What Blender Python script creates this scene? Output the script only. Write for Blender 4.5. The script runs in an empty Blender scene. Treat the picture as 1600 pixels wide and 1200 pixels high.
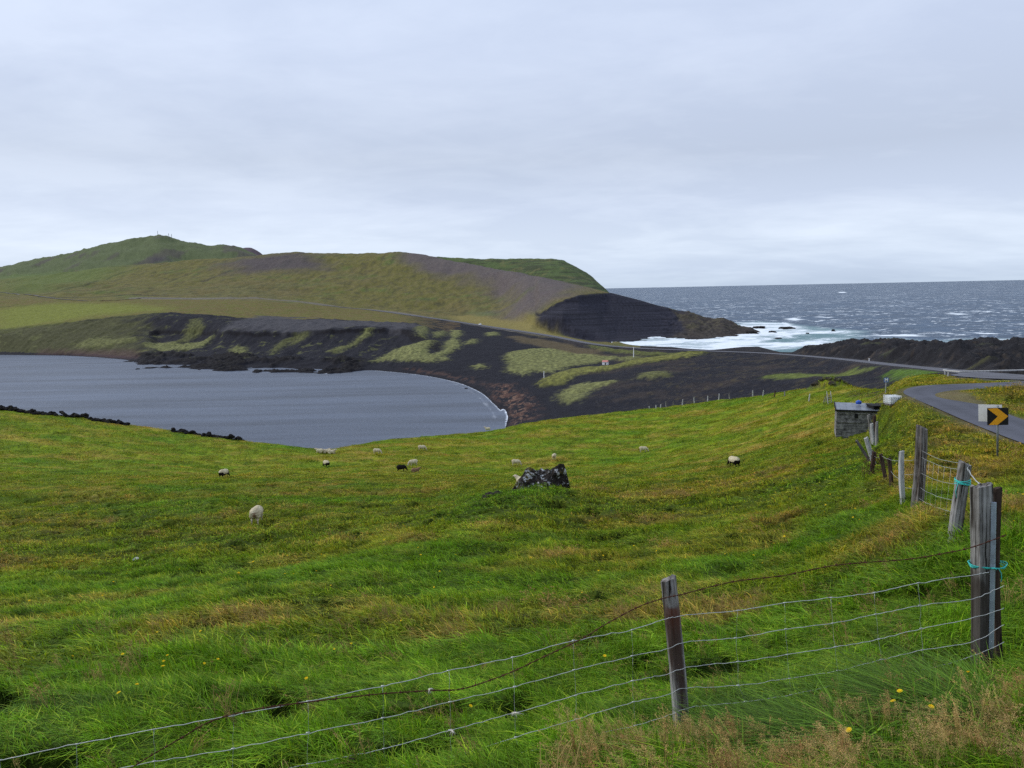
import bpy, bmesh, math, random
import numpy as np
from mathutils import Vector, Matrix
random.seed(7); rng = np.random.default_rng(11)
scn = bpy.context.scene
COL = scn.collection
EYE = 50.0
# ------------------------------------------------------------------ camera
TH, RHO, FPX = math.atan(147/1200), math.atan(0.0203), 1200.0
_F = np.array([0, math.cos(TH), -math.sin(TH)])
_R0 = np.array([1.0, 0, 0]); _U0 = np.array([0, math.sin(TH), math.cos(TH)])
_R = _R0*math.cos(RHO) - _U0*math.sin(RHO)
_U = _U0*math.cos(RHO) + _R0*math.sin(RHO)
def ray(px, py):
    d = _F + _R*(px-800)/FPX + _U*(600-py)/FPX
    return d/d[1]                      # per metre of y
def pix(x, y, z):
    v = np.array([x, y, z-EYE]); w = v@_F
    return 800+FPX*(v@_R)/w, 600-FPX*(v@_U)/w
def atY(px, py, Y):
    d = ray(px, py)
    return Vector((d[0]*Y, Y, EYE+d[2]*Y))
cd = bpy.data.cameras.new('camera'); cam = bpy.data.objects.new('camera', cd); COL.objects.link(cam)
cam.matrix_world = Matrix(((_R[0], _U[0], -_F[0], 0), (_R[1], _U[1], -_F[1], 0), (_R[2], _U[2], -_F[2], EYE), (0, 0, 0, 1)))
cd.sensor_width = 36; cd.lens = 27; cd.clip_start = 0.1; cd.clip_end = 200000
scn.camera = cam
# ------------------------------------------------------------------ helpers
def tag(o, label=None, cat=None, group=None, kind=None):
    if label: o['label'] = label
    if cat: o['category'] = cat
    if group: o['group'] = group
    if kind: o['kind'] = kind
    return o
def empty(name, loc, label=None, cat=None, group=None, rz=0):
    o = bpy.data.objects.new(name, None); COL.objects.link(o); o.location = loc; o.rotation_euler = (0, 0, rz)
    o.empty_display_size = .2
    return tag(o, label, cat, group)
def smooth(x): x = np.clip(x, 0, 1); return x*x*(3-2*x)
def _h(ix, iy, s):
    with np.errstate(over='ignore'):
        n = (ix.astype(np.uint32)*np.uint32(374761393) + iy.astype(np.uint32)*np.uint32(668265263) + np.uint32(s*1442695041 & 0xffffffff))
        n = (n ^ (n >> np.uint32(13)))*np.uint32(1274126177); n = n ^ (n >> np.uint32(16))
    return n.astype(np.float32)*np.float32(2.3283064e-10)
def perlin(x, y, s=0):
    x = np.asarray(x, np.float32); y = np.asarray(y, np.float32)
    x0 = np.floor(x); y0 = np.floor(y); fx = x-x0; fy = y-y0
    ix = x0.astype(np.int64); iy = y0.astype(np.int64)
    ux = fx*fx*fx*(fx*(fx*6-15)+10); uy = fy*fy*fy*(fy*(fy*6-15)+10)
    def g(dx, dy):
        a = _h(ix+dx, iy+dy, s)*6.2831853
        return np.cos(a)*(fx-dx)+np.sin(a)*(fy-dy)
    a = g(0, 0)*(1-ux)+g(1, 0)*ux; b = g(0, 1)*(1-ux)+g(1, 1)*ux
    return (a*(1-uy)+b*uy)*1.5
def fbm(x, y, s=0, o=4, lac=2.03, gain=.5):
    r = 0; a = 1; t = 0
    for k in range(o):
        r = r+a*perlin(x, y, s+k*17); t += a; a *= gain; x = x*lac+5.3; y = y*lac-3.1
    return r/t
def ridged(x, y, s=0, o=4):
    r = 0; a = 1; t = 0
    for k in range(o):
        r = r+a*(1-2*np.abs(perlin(x, y, s+k*13))); t += a; a *= .5; x = x*2.1+1.7; y = y*2.1+9.2
    return r/t
# ------------------------------------------------------------------ terrain lofted through surveyed contour curves
# entries: (px, py, 'z', height) or (px, py, 'y', distance) or (px, None, distance, height); None ends a defined span
def Zc(*a): return [(p, q, 'z', z) for p, q, z in a]
def Yc(*a): return [(p, q, 'y', y) for p, q, y in a]
def Dc(*a): return [(p, None, y, z) for p, y, z in a]
CUR = {}
CUR['c0'] = Dc((-400, .5, 48.3), (800, .5, 48.35), (1600, .5, 48.55))
CUR['c1'] = Yc((-200, 1185, 4.6), (0, 1190, 4.6), (400, 1195, 4.5), (800, 1198, 4.35), (1200, 1190, 4.2), (1400, 1195, 3.9), (1600, 1190, 3.6))
CUR['c1b'] = Yc((-200, 1140, 5.4), (0, 1150, 5.2), (500, 1160, 5.0), (1065, 1145, 5.0), (1300, 1100, 5.1), (1540, 1035, 5.3), (1700, 1000, 5.4))
CUR['c2'] = Yc((-200, 1040, 10), (0, 1032, 10), (400, 1018, 10), (800, 998, 10), (1100, 975, 10.2), (1300, 945, 10.2), (1490, 853, 9.4), (1700, 833, 9.4))
CUR['c3'] = Yc((-200, 935, 20), (0, 932, 20), (400, 914, 20), (600, 902, 20), (800, 888, 20), (1000, 874, 20), (1200, 848, 20), (1350, 800, 20), (1450, 757, 20), (1500, 756, 20), (1560, 752, 20), (1720, 745, 20))
CUR['c4'] = Yc((-200, 838, 38), (0, 835, 38), (200, 828, 38), (402, 818, 38), (600, 808, 38), (700, 790, 40), (780, 772, 41), (842, 766, 42), (900, 768, 41), (960, 774, 40), (1060, 766, 40), (1200, 745, 40), (1300, 722, 40), (1360, 702, 41), (1400, 684, 40), (1420, 674, 40), (1440, 664, 38.5), (1490, 651, 39.5), (1560, 649, 40), (1600, 646, 40), (1720, 634, 40))
CUR['c5'] = Yc((-200, 750, 60), (0, 760, 60), (200, 758, 60), (350, 753, 62), (510, 752, 62), (700, 750, 62), (842, 752, 62), (1000, 748, 60), (1147, 729, 60), (1200, 716, 60), (1300, 690, 58), (1340, 678, 58), (1382, 671, 57.5), (1393, 655, 56), (1405, 630, 51), (1420, 610, 50.5), (1440, 605.5, 51.5), (1500, 603, 51.5), (1560, 600, 52), (1600, 598.5, 53), (1720, 590, 55))
CUR['c6'] = Yc((-200, 690, 95), (0, 698, 92), (200, 712, 90), (350, 730, 88), (510, 729, 90), (620, 722, 93), (800, 728, 93), (1000, 707, 100), (1100, 691, 96), (1200, 668, 92), (1260, 650, 92), (1320, 632, 90), (1380, 617, 84), (1420, 604, 66), (1500, 600.5, 58), (1560, 597, 57), (1600, 593, 59), (1720, 588, 60))
CUR['c7'] = Yc((-300, 600, 125), (0, 637, 120), (100, 650, 118), (200, 664, 118), (300, 678, 115), (400, 692, 112), (460, 699, 110), (505, 704, 108), (545, 697, 114), (620, 686, 125), (760, 675, 135), (850, 657, 140), (1000, 640, 145), (1100, 629, 150), (1200, 616, 140), (1265, 607, 128), (1330, 605, 118), (1380, 611, 100), (1420, 601, 76), (1500, 597, 66), (1560, 593, 66), (1600, 590.5, 64), (1720, 585, 64))
CUR['c7b'] = 'edge_drop'
CUR['c8'] = Dc((-300, 165, -3), (0, 160, -3), (600, 165, -3), (740, 190, -3)) + Zc((785, 674, -.4), (800, 668, 1.2), (850, 653, 3), (930, 643, 5), (1000, 634, 8), (1100, 623, 12), (1200, 610, 16), (1265, 602, 20), (1330, 599, 27), (1384, 604, 33.5), (1420, 599, 37), (1500, 592, 38.5), (1560, 588.5, 41), (1600, 588, 42.2), (1720, 570, 43.4))
CUR['c10'] = Dc((-300, 690, -1.5)) + Zc((0, 557, -.8), (100, 557, -.8), (150, 561, -.8), (200, 566, -.8), (230, 572, -.8), (330, 577, -.8), (380, 580, -.8), (450, 579, -.8), (500, 581, -.8), (580, 582, -.6), (650, 587, -.4), (700, 598, -.4), (740, 614, -.4), (770, 638, -.4), (783, 657, -.4), (793, 652, 0), (820, 643, 2.2), (850, 635, 3), (930, 628, 6), (1000, 618, 9), (1100, 610, 12.5), (1200, 598, 17), (1265, 594, 20.5), (1330, 592, 25), (1384, 598, 31), (1450, 594, 35), (1500, 589, 36.8)) + Dc((1560, 80, 40.3), (1600, 66, 42), (1720, 70, 43))
CUR['c11'] = Zc((-300, 548, 2), (0, 550, 2), (150, 553, 2), (230, 559, 2), (400, 563, 2.6), (500, 566, 3), (590, 569, 2.6), (650, 574, 3), (720, 577, 3.5), (780, 588, 3.5), (850, 606, 3.5), (900, 612, 4.5), (1000, 600, 9.5), (1100, 593, 13), (1200, 586, 17), (1300, 583, 20), (1384, 592, 28), (1450, 589, 33), (1500, 585, 36)) + Dc((1560, 86, 39.6), (1600, 70, 41.4), (1720, 75, 42.5))
CUR['c12c'] = 'cliff_foot'
CUR['c12a'] = Yc((-300, 520, 760), (0, 523, 748), (150, 520, 742), (250, 516, 735), (310, 518, 712), (345, 517, 678), (400, 520, 655), (450, 519.5, 645), (500, 516, 640), (560, 514, 632), (610, 513, 628), (640, 517, 610)) + Zc((700, 541, 10.5), (760, 556, 7.5), (800, 566, 6), (850, 588, 4.5), (900, 590, 5.5), (1000, 586, 9.5), (1100, 582, 12.8), (1200, 577, 16), (1300, 577, 20), (1384, 585, 26.5), (1450, 584, 32), (1500, 583, 35.7)) + Dc((1560, 91, 38.8), (1600, 76, 40.3), (1720, 82, 41.5))
CUR['c12b'] = Yc((-300, 505, 800), (0, 514, 792), (100, 504, 798), (200, 493, 800), (260, 488, 800), (345, 493, 775), (400, 499, 755), (500, 498, 770), (600, 503, 730), (650, 506, 710)) + Zc((700, 520, 14), (760, 532, 11), (850, 545, 8), (900, 562, 5.5), (950, 566, 6), (1000, 568, 8.6), (1100, 568, 11.5), (1200, 565, 14.5), (1300, 570, 18.6), (1384, 579, 25), (1450, 580, 30.5), (1500, 581.5, 35.6)) + Dc((1560, 96, 37.6), (1600, 82, 38.8), (1720, 90, 40))
CUR['c13'] = Yc((-300, 468, 1000), (0, 468, 1000), (100, 468, 1000), (200, 467.5, 1000), (300, 468, 1000)) + Zc((400, 470, 43), (470, 474.5, 38), (540, 480.5, 31), (600, 487, 25), (680, 498, 18), (750, 508.5, 13), (850, 523.5, 10), (925, 538, 8), (1000, 544.5, 8), (1100, 548.5, 10), (1200, 552.5, 13), (1300, 560, 19), (1400, 570.5, 26.5), (1450, 575, 30.5), (1500, 580, 35.5)) + Dc((1560, 102, 36.5), (1600, 90, 37), (1720, 98, 38))
CUR['c14'] = Yc((-300, 455, 1150), (0, 457, 1150), (200, 454, 1150), (300, 457, 1130), (400, 460, 1110), (500, 467, 1100), (600, 478, 1080), (700, 490, 1010), (780, 495, 930), (830, 507, 770)) + Zc((865, 521, 7), (900, 528, 4), (930, 532, 1.5), (960, 536, .2), (1000, 540.5, .6), (1050, 543, 2.4), (1110, 547, 5), (1160, 542, 8.6), (1185, 541.5, 9), (1220, 550.5, 7), (1240, 551, 7), (1260, 546, 9), (1300, 541, 12), (1330, 535, 14.5), (1400, 535, 16), (1440, 541.5, 16), (1475, 545, 17), (1500, 541, 20), (1550, 536, 25), (1566, 541, 24), (1580, 537, 26), (1600, 538, 28), (1720, 530, 30))
CUR['c14a'] = Yc((-300, 450, 1200), (400, 452, 1180), (600, 468, 1130), (700, 480, 1060), (780, 484, 980), (830, 500, 785), (865, 515, 705)) + Zc((900, 521, 8), (935, 528, 4)) + Dc((962, 690, -1), (1050, 690, -2), (1110, 620, -3), (1240, 560, -3), (1400, 540, -3), (1600, 420, -4), (1720, 420, -4))
CUR['c14b'] = Yc((-300, 446, 1260), (400, 444, 1230), (600, 457, 1170), (700, 468, 1110), (780, 472, 1040), (825, 493, 805), (845, 495, 775), (865, 500, 740), (900, 500, 750), (935, 512, 745)) + Zc((965, 525, 3.5), (1000, 529.5, .3), (1050, 526, .3), (1090, 528, .3), (1130, 526, .3), (1160, 522, .2), (1185, 521, -.8)) + Dc((1240, 800, -4), (1720, 800, -5))
CUR['c14c'] = 'bowl_lip'
CUR['c15'] = Yc((-300, 438, 1400), (0, 445, 1380), (200, 435, 1370), (400, 432, 1320), (600, 438, 1270), (700, 448, 1200), (780, 458, 1120), (825, 487, 830), (845, 489, 796), (865, 476, 792), (885, 467, 795), (905, 462, 800), (930, 458.5, 825), (955, 457.5, 850), (1000, 469, 850), (1030, 478, 850), (1060, 488, 850), (1075, 488.5, 850), (1100, 497, 850), (1115, 500, 845), (1130, 498, 840), (1145, 505, 835), (1170, 513, 820), (1185, 519, 812)) + Dc((1200, 815, -4), (1240, 850, -5), (1720, 900, -6))
CUR['c16'] = Yc((-300, 430, 1520), (0, 437, 1500), (100, 428, 1520), (200, 416, 1550), (300, 408, 1580), (410, 400, 1600), (440, 396, 1600), (465, 394.5, 1600), (500, 398, 1580), (560, 398, 1540), (620, 394, 1500), (660, 400, 1450), (700, 407, 1400), (800, 426, 1200), (860, 437, 1060), (920, 449, 930), (950, 457, 880)) + Dc((975, 885, 30), (1000, 885, 22), (1100, 885, 4), (1180, 850, -5), (1240, 890, -6), (1720, 950, -6))
CUR['c17'] = Dc((-300, 1750, 85), (200, 1780, 85), (450, 1800, 75), (620, 1720, 75), (700, 1550, 60), (800, 1350, 50), (870, 1150, 40), (930, 1000, 30), (975, 960, 5), (1000, 960, -3), (1240, 960, -7), (1720, 1000, -7))
CUR['c18'] = Yc((-300, 470, 2300), (-60, 434, 2450), (0, 421, 2500), (50, 409, 2500), (100, 399, 2500), (150, 387, 2500), (200, 377, 2500), (225, 373, 2500), (240, 370.5, 2500), (250, 369.5, 2500), (262, 371, 2500), (290, 380, 2500), (330, 386.5, 2500), (355, 386.5, 2500), (375, 388.5, 2500), (400, 399, 2450), (430, 412, 2300), (600, 412, 1950), (670, 404, 1750), (690, 402.5, 1700), (720, 403, 1680), (780, 405, 1650), (830, 404.5, 1620), (860, 403.5, 1600), (880, 408, 1600), (900, 418, 1600), (925, 434, 1580), (940, 447, 1560), (953, 458, 1500)) + Dc((968, 1450, -4), (1240, 1450, -8), (1720, 1450, -8))
CUR['c19'] = Dc((-300, 3000, 40), (200, 3000, 130), (350, 3000, 130), (430, 2800, 70), (690, 2200, 20), (860, 2000, 5), (960, 1900, -8), (1720, 1900, -8))
CUR['c20'] = Dc((-300, 3600, 10), (280, 3600, 120)) + Yc((340, 396, 3600), (370, 389.5, 3600), (385, 387.5, 3600), (393, 388, 3600), (402, 393, 3600), (412, 400, 3600), (430, 412, 3600)) + Dc((470, 3500, 60), (690, 3000, -5), (960, 2600, -10), (1720, 2600, -10))
CUR['c21'] = Dc((-300, 4500, -10), (1720, 4500, -10))
# grid axes: u = x / y, rows in y
def seg(a, b, r): n = max(2, int(math.log(b/a)/r)); return list(np.exp(np.linspace(math.log(a), math.log(b), n+1))[:-1])
ROWS = np.array(seg(.5, 2.2, .05)+seg(2.2, 14, .009)+seg(14, 160, .0065)+seg(160, 420, .007)+seg(420, 1000, .0026)+seg(1000, 1700, .004)+seg(1700, 4500, .009)+[4500.])
UF = np.arange(-.78, .7801, .00125)
US = np.concatenate([-np.exp(np.linspace(math.log(4), math.log(.79), 40)), UF, np.exp(np.linspace(math.log(.79), math.log(4), 40))])
NU, NR = len(US), len(ROWS)
def interp_curve(pts):
    us, ys, zs = [], [], []
    for p, q, k, v in pts:
        if q is None:
            d = ray(p, 600); us.append(d[0]); ys.append(k); zs.append(v)
        else:
            d = ray(p, q)
            Y = v if k == 'y' else (v-EYE)/d[2]
            us.append(d[0]); ys.append(Y); zs.append(EYE+d[2]*Y)
    us, ys, zs = map(np.array, (us, ys, zs)); o = np.argsort(us)
    us, ys, zs = us[o], ys[o], zs[o]
    # interpolate the depression angle and distance, so that skylines stay straight between surveyed points
    return np.interp(US, us, ys), np.interp(US, us, (zs-EYE)/ys)
KY, KZ = [], []
names = list(CUR)
for i, n in enumerate(names):
    c = CUR[n]
    if isinstance(c, str): KY.append(None); KZ.append(None); continue
    y, s = interp_curve(c); KY.append(y); KZ.append(EYE+s*y)
ix = names.index
upx = lambda p: ray(p, 560)[0]
i = ix('c7b'); KY[i] = KY[i-1]*1.0+11; KZ[i] = KZ[i-1]-4.5
w = smooth((US-upx(1330))/.04); KZ[i] = KZ[i]+w*3.9; KY[i] = KY[i]*(1-w)+(KY[i-1]+2)*w
i = ix('c12c'); w = smooth((US-upx(225))/.02)*smooth((upx(660)-US)/.03)
KY[i] = (KY[i+1]-2.2)*w+(KY[i+1]*.6+KY[i-1]*.4)*(1-w); KZ[i] = (KZ[i+1]-3.2)*w+(KZ[i+1]*.6+KZ[i-1]*.4)*(1-w)
i = ix('c14c'); w = smooth((US-upx(838))/.004)*smooth((upx(965)-US)/.02)
KY[i] = (KY[i+1]-2.5)*w+(KY[i+1]*.7+KY[i-1]*.3)*(1-w); KZ[i] = (KZ[i+1]-3.0)*w+(KZ[i+1]*.7+KZ[i-1]*.3)*(1-w)
KY = np.array(KY); KZ = np.array(KZ)
for k in range(1, len(KY)): KY[k] = np.maximum(KY[k], KY[k-1]*1.004+.02)
def pchip(x, y, xq):
    h = np.diff(x); d = np.diff(y)/h; m = np.zeros_like(y)
    w1 = 2*h[1:]+h[:-1]; w2 = h[1:]+2*h[:-1]
    with np.errstate(divide='ignore', invalid='ignore'):
        mm = (w1+w2)/(w1/d[:-1]+w2/d[1:])
    m[1:-1] = np.where(d[:-1]*d[1:] > 0, mm, 0); m[0] = d[0]; m[-1] = d[-1]
    i = np.clip(np.searchsorted(x, xq)-1, 0, len(x)-2); t = (xq-x[i])/h[i]
    return (y[i]*(1+2*t)*(1-t)**2 + m[i]*h[i]*t*(1-t)**2 + y[i+1]*t*t*(3-2*t) + m[i+1]*h[i]*t*t*(t-1))
Z = np.empty((NR, NU))
for j in range(NU): Z[:, j] = pchip(KY[:, j], KZ[:, j], ROWS)
def blur(A, n, ax):
    for _ in range(n):
        if ax: A[:, 1:-1] = A[:, 1:-1]*.5+(A[:, 2:]+A[:, :-2])*.25
        else: A[1:-1] = A[1:-1]*.5+(A[2:]+A[:-2])*.25
    return A
near = (ROWS < 160)
Zb = blur(Z.copy(), 10, 1); Z = Z*(~near[:, None])+Zb*near[:, None]; Z = blur(Z, 2, 1)
Zn = blur(Z.copy(), 14, 0); wr = smooth((100-ROWS)/30)[:, None]; Z = Z*(1-wr)+Zn*wr
YY = np.repeat(ROWS[:, None], NU, 1); XX = YY*US[None, :]
BY = lambda n: KY[ix(n)][None, :]
def between(a, b, soft=0): return (YY >= BY(a)) & (YY < BY(b))
# pixel -> plan (first hit of the sight line on the land beyond ymin)
def land(px, py, ymin=0):
    d = ray(px, py); u = d[0]; j = min(max(np.searchsorted(US, u)-1, 0), NU-2); t = (u-US[j])/(US[j+1]-US[j])
    col = Z[:, j]*(1-t)+Z[:, j+1]*t; f = col-(EYE+d[2]*ROWS); f[ROWS < ymin] = -1
    k = np.argmax(f > 0)
    if f[k] <= 0: k = NR-1
    Y = ROWS[k] if f[k-1] >= f[k] or k == 0 else ROWS[k-1]+(ROWS[k]-ROWS[k-1])*(-f[k-1])/(f[k]-f[k-1]) if ROWS[k-1] >= ymin else ROWS[k]
    return np.array([u*Y, Y])
def water(px, py):
    d = ray(px, py); Y = -EYE/d[2]; return np.array([d[0]*Y, Y])
def polyland(pts, ymin, o=(0, 0), s=1.0):
    return np.array([land(o[0]+x*s, o[1]+y*s, ymin) for x, y in pts])
def inpoly(X, Y, P, soft, warp=0, wl=10, seed=3):
    """1 inside, falling to 0 over soft metres outside; edge broken up by noise"""
    x0, y0 = P.min(0)-soft*2-warp*2; x1, y1 = P.max(0)+soft*2+warp*2
    out = np.zeros(X.shape); M = (X > x0) & (X < x1) & (Y > y0) & (Y < y1)
    if not M.any(): return out
    x = X[M]; y = Y[M]
    if warp: x, y = x+warp*fbm(x/wl, y/wl, seed, 3), y+warp*fbm(x/wl+9, y/wl+4, seed+5, 3)
    ins = np.zeros(x.shape, bool); dm = np.full(x.shape, 1e18); n = len(P)
    for a in range(n):
        xa, ya = P[a]; xb, yb = P[(a+1) % n]
        c = ((ya > y) != (yb > y)) & (x < (xb-xa)*(y-ya)/((yb-ya) if yb != ya else 1e-9)+xa); ins ^= c
        dx, dy = xb-xa, yb-ya; t = np.clip(((x-xa)*dx+(y-ya)*dy)/(dx*dx+dy*dy+1e-12), 0, 1)
        dm = np.minimum(dm, (x-xa-t*dx)**2+(y-ya-t*dy)**2)
    d = np.sqrt(dm)*np.where(ins, 1, -1)
    out[M] = smooth(d/soft*.5+.5); return out
def polydist(X, Y, P):
    """distance to a polyline and the value of its third column there"""
    dm = np.full(X.shape, 1e18); zz = np.zeros(X.shape)
    for a in range(len(P)-1):
        xa, ya, za = P[a]; xb, yb, zb = P[a+1]; dx, dy = xb-xa, yb-ya
        t = np.clip(((X-xa)*dx+(Y-ya)*dy)/(dx*dx+dy*dy+1e-12), 0, 1); d = (X-xa-t*dx)**2+(Y-ya-t*dy)**2
        m = d < dm; dm = np.where(m, d, dm); zz = np.where(m, za+(zb-za)*t, zz)
    return np.sqrt(dm), zz
def catmull(P, n=8):
    P = [np.array(p, float) for p in P]; Q = [2*P[0]-P[1]]+P+[2*P[-1]-P[-2]]; out = []
    for i in range(1, len(Q)-2):
        for t in np.linspace(0, 1, n, endpoint=False):
            out.append(.5*((2*Q[i])+(-Q[i-1]+Q[i+1])*t+(2*Q[i-1]-5*Q[i]+4*Q[i+1]-Q[i+2])*t*t+(-Q[i-1]+3*Q[i]-3*Q[i+1]+Q[i+2])*t**3))
    out.append(P[-1]); return np.array(out)
# roads
def zp(px, py, z): d = ray(px, py); Y = (z-EYE)/d[2]; return (d[0]*Y, Y, z)
MAIN = catmull([(85, 40, 45.2), (60, 51.5, 43.5), zp(1600, 588.5, 42.3), zp(1550, 584.5, 39.6), zp(1500, 580, 35.5), zp(1450, 575.2, 30.5), zp(1400, 570.5, 26.5), zp(1300, 560, 19), zp(1200, 552.5, 13), zp(1100, 548.5, 10), zp(1000, 544.5, 8), zp(925, 537.5, 8), zp(850, 523.5, 10), zp(750, 508.5, 13), zp(680, 498, 18), zp(600, 487, 25)]+[tuple(atY(p, q, y)) for p, q, y in ((540, 480.5, 1022), (470, 474.5, 1022), (400, 470, 1015), (300, 467.5, 1015), (220, 465, 1020))], 10)
SIDE = catmull([(17, 3, 46.6), (19, 10, 45.0), (21, 20, 43.8), (22.2, 26, 43.3), (22.9, 31.5, 43.15), (23.9, 36.8, 43.05), (25.0, 42, 43), (25.9, 46.2, 42.95), (26.6, 48.6, 42.95), (28.6, 50.6, 42.95), (33, 51.6, 42.9), (38, 52.6, 42.9), (44, 55, 42.9), (50, 56, 43.2)], 10)
def flatten(P, half, shoulder, drop):
    global Z
    far = P[:, 1].max()+40; nr = ROWS < far; sub = np.ix_(nr, np.arange(NU))
    d, zr = polydist(XX[sub], YY[sub], P)
    w = 1-smooth((d-half)/shoulder); Z[sub] = Z[sub]*(1-w)+(zr-drop)*w
flatten(SIDE, 1.7, 2.4, .05); flatten(MAIN, 4.0, 7.0, .06)
BASE = Z.copy()
ku = ray(1298, 606)[0]; ky = float(np.interp(ku, US, KY[ix('c7')]))-3.5; kx = ku*ky; KN = (kx, ky)
bx0, by0 = land(842, 768, 30); BO = (bx0, by0)
# relief -----------------------------------------------------------------
Z += 1.9*np.exp(-(((XX-kx)/2.7)**2+((YY-ky-1.0)/2.4)**2)**1.2)
Z += .75*np.exp(-(((XX-33.5)/5.5)**2+((YY-46)/2.6)**2))
Z += .42*np.exp(-(((XX-bx0-.3)/3.6)**2+((YY-by0+1.6)/3.2)**2))
RIDGE = np.array([(bx0, by0-1.5, .25), (bx0-1.6, by0-6, .5), (bx0-3.2, by0-13, .55), (bx0-5.0, by0-21, .5), (bx0-6.2, by0-27, .25)]); rd, rz_ = polydist(XX, YY, RIDGE); Z += rz_*np.exp(-(rd/(1.6+.06*YY))**2)*(YY < 60)
PAST = YY < BY('c7')*1.02
pastw = smooth((BY('c7')*1.03-YY)/(BY('c7')*.04))
dM, _ = polydist(XX, YY, MAIN); dS, _ = polydist(XX, YY, SIDE)
roadw = smooth((dM-3.6)/5)*smooth((dS-2.0)/2.0)
def on(m, f):
    out = np.zeros(XX.shape, np.float32); m = np.broadcast_to(m, XX.shape)
    if m.any(): out[m] = f(XX[m], YY[m])
    return out
Z += on(pastw > 0, lambda x, y: fbm(x/1.0, y/.8, 1, 3)*.13+fbm(x/3.4+fbm(x/2, y/2, 8, 2)*.5, y/2.4, 2, 3)*.26+fbm(x/14, y/10, 5, 2)*.30*smooth((y-8)/20))*pastw*roadw*smooth((YY-.5)/2)
def pits(x, y):
    w = fbm(x/.9, y/.9, 409, 2)*.5
    return smooth((-fbm(x/1.25+w, y/.80+w, 407, 3)-.08)*8)*smooth(fbm(x/6, y/5, 408, 2)*3+.75)
PIT = on((YY < 75) & (pastw > 0), pits)*smooth((75-YY)/30)*roadw
Z -= PIT*(.30+.16*smooth((YY-12)/20))*smooth((YY-2)/2)
bl = between('c11', 'c12b')*1.0; bl = blur(blur(bl, 3, 1), 3, 0)
left = smooth((upx(690)-US)/.04)[None, :]
m = (YY > BY('c8')*.99) & (YY < BY('c13'))
Z += on(m, lambda x, y: fbm(x/22, y/22, 21, 4)*1.1+fbm(x/6, y/6, 22, 3)*.3)*roadw*smooth((YY-BY('c8'))/20)*(1-pastw)*(YY < BY('c13')*.985)*smooth((Z+.3)/3)
Z += on((bl > 0) & (left > 0), lambda x, y: ridged(x/19, y/60, 31, 3)*1.7-.7+fbm(x/7, y/9, 32, 3)*.45)*bl*left
m = (US > upx(1235))[None, :] & (YY > BY('c13')) & (YY < BY('c14a'))
Z += on(m, lambda x, y: ridged(x/22, y/22, 41, 5)*4.6-1.5)*smooth((US-upx(1235))/.02)[None, :]*roadw*smooth((YY-BY('c13')*1.02)/25)
hm = (YY > BY('c13')*1.03) & (US < upx(1200))[None, :] & (YY > 870)
hillw = smooth((YY-BY('c13')*1.03)/60)*smooth((YY-870)/200)*smooth(Z/12)
Z += on(hm, lambda x, y: fbm(x/120, y/120, 51, 5)*6+ridged(x/38, y/110, 52, 4)*2.2)*hillw
m = (YY > 1900) & (YY < 3000) & (US < upx(440))[None, :]
Z += on(m, lambda x, y: ridged(x/140, y/200, 54, 5)*12-5)*smooth((Z-60)/60)
m = (US > upx(1020))[None, :] & (US < upx(1195))[None, :] & (YY > BY('c14a')) & (YY < BY('c16'))
Z += on(m, lambda x, y: ridged(x/17, y/17, 61, 5)*3.2-.5)*smooth((US-upx(1020))/.03)[None, :]*smooth((Z+1.5)/3)
# shore lava between the bay and the bluffs
sh = smooth((YY-BY('c8')*1.3)/40)*(YY < BY('c11')*1.03)*smooth((US-upx(195))/.03)[None, :]*smooth((upx(588)-US)/.03)[None, :]*smooth((YY-BY('c10')*.945)/8)
lump = on(sh > 0, lambda x, y: smooth(fbm(x/38, y/30, 73, 3)*3.2+.62))
sh = sh*lump
lava = sh*on(sh > 0, lambda x, y: np.maximum(0, ridged(x/11, y/11, 71, 5)*3.0+.5))*smooth((YY-BY('c10')*.945)/14)
Z += lava
def H(x, y):
    x = np.atleast_1d(np.asarray(x, float)); y = np.atleast_1d(np.asarray(y, float)); u = x/np.maximum(y, .5)
    j = np.clip(np.searchsorted(US, u)-1, 0, NU-2); i = np.clip(np.searchsorted(ROWS, y)-1, 0, NR-2)
    t = np.clip((u-US[j])/(US[j+1]-US[j]), 0, 1); s = np.clip((y-ROWS[i])/(ROWS[i+1]-ROWS[i]), 0, 1)
    return (Z[i, j]*(1-t)+Z[i, j+1]*t)*(1-s)+(Z[i+1, j]*(1-t)+Z[i+1, j+1]*t)*s
def Hs(x, y): return float(H(x, y)[0])
_w = atY(842, 771, by0-1.0).z-Hs(bx0, by0-1.0); Z += _w*np.exp(-(((XX-bx0)/3.6)**2+((YY-by0+.6)/3.4)**2)**1.5)
def ground(px, py, ymin=0):
    x, y = land(px, py, ymin); return Vector((x, y, Hs(x, y)))
def gxy(px, Y, py=700):
    u = ray(px, py)[0]; return Vector((u*Y, Y, Hs(u*Y, Y)))
# ------------------------------------------------------------------ ground colour (albedo of what grows or lies there, with shade painted into the pits)
def C(*c): return np.array(c, float)
ALB = np.zeros((NR, NU, 3))
def lay(mask, col):
    global ALB
    m = np.clip(mask, 0, 1)[..., None]; ALB = ALB*(1-m)+np.asarray(col)*m
n1 = fbm(XX/60, YY/60, 101, 4); n2 = fbm(XX/14, YY/14, 102, 4); n3 = fbm(XX/3, YY/3, 103, 3); n4 = fbm(XX/250, YY/250, 104, 4); n5 = fbm(XX/30, YY/30, 105, 5, gain=.7)
SAND, SANDG, MOSS, OLIVE, GREEN, BROWN, SCREE = C(.015, .015, .020), C(.060, .058, .064), C(.185, .190, .070), C(.125, .118, .030), C(.070, .115, .026), C(.120, .082, .036), C(.098, .080, .086)
lay(np.ones_like(XX), OLIVE)
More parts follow.
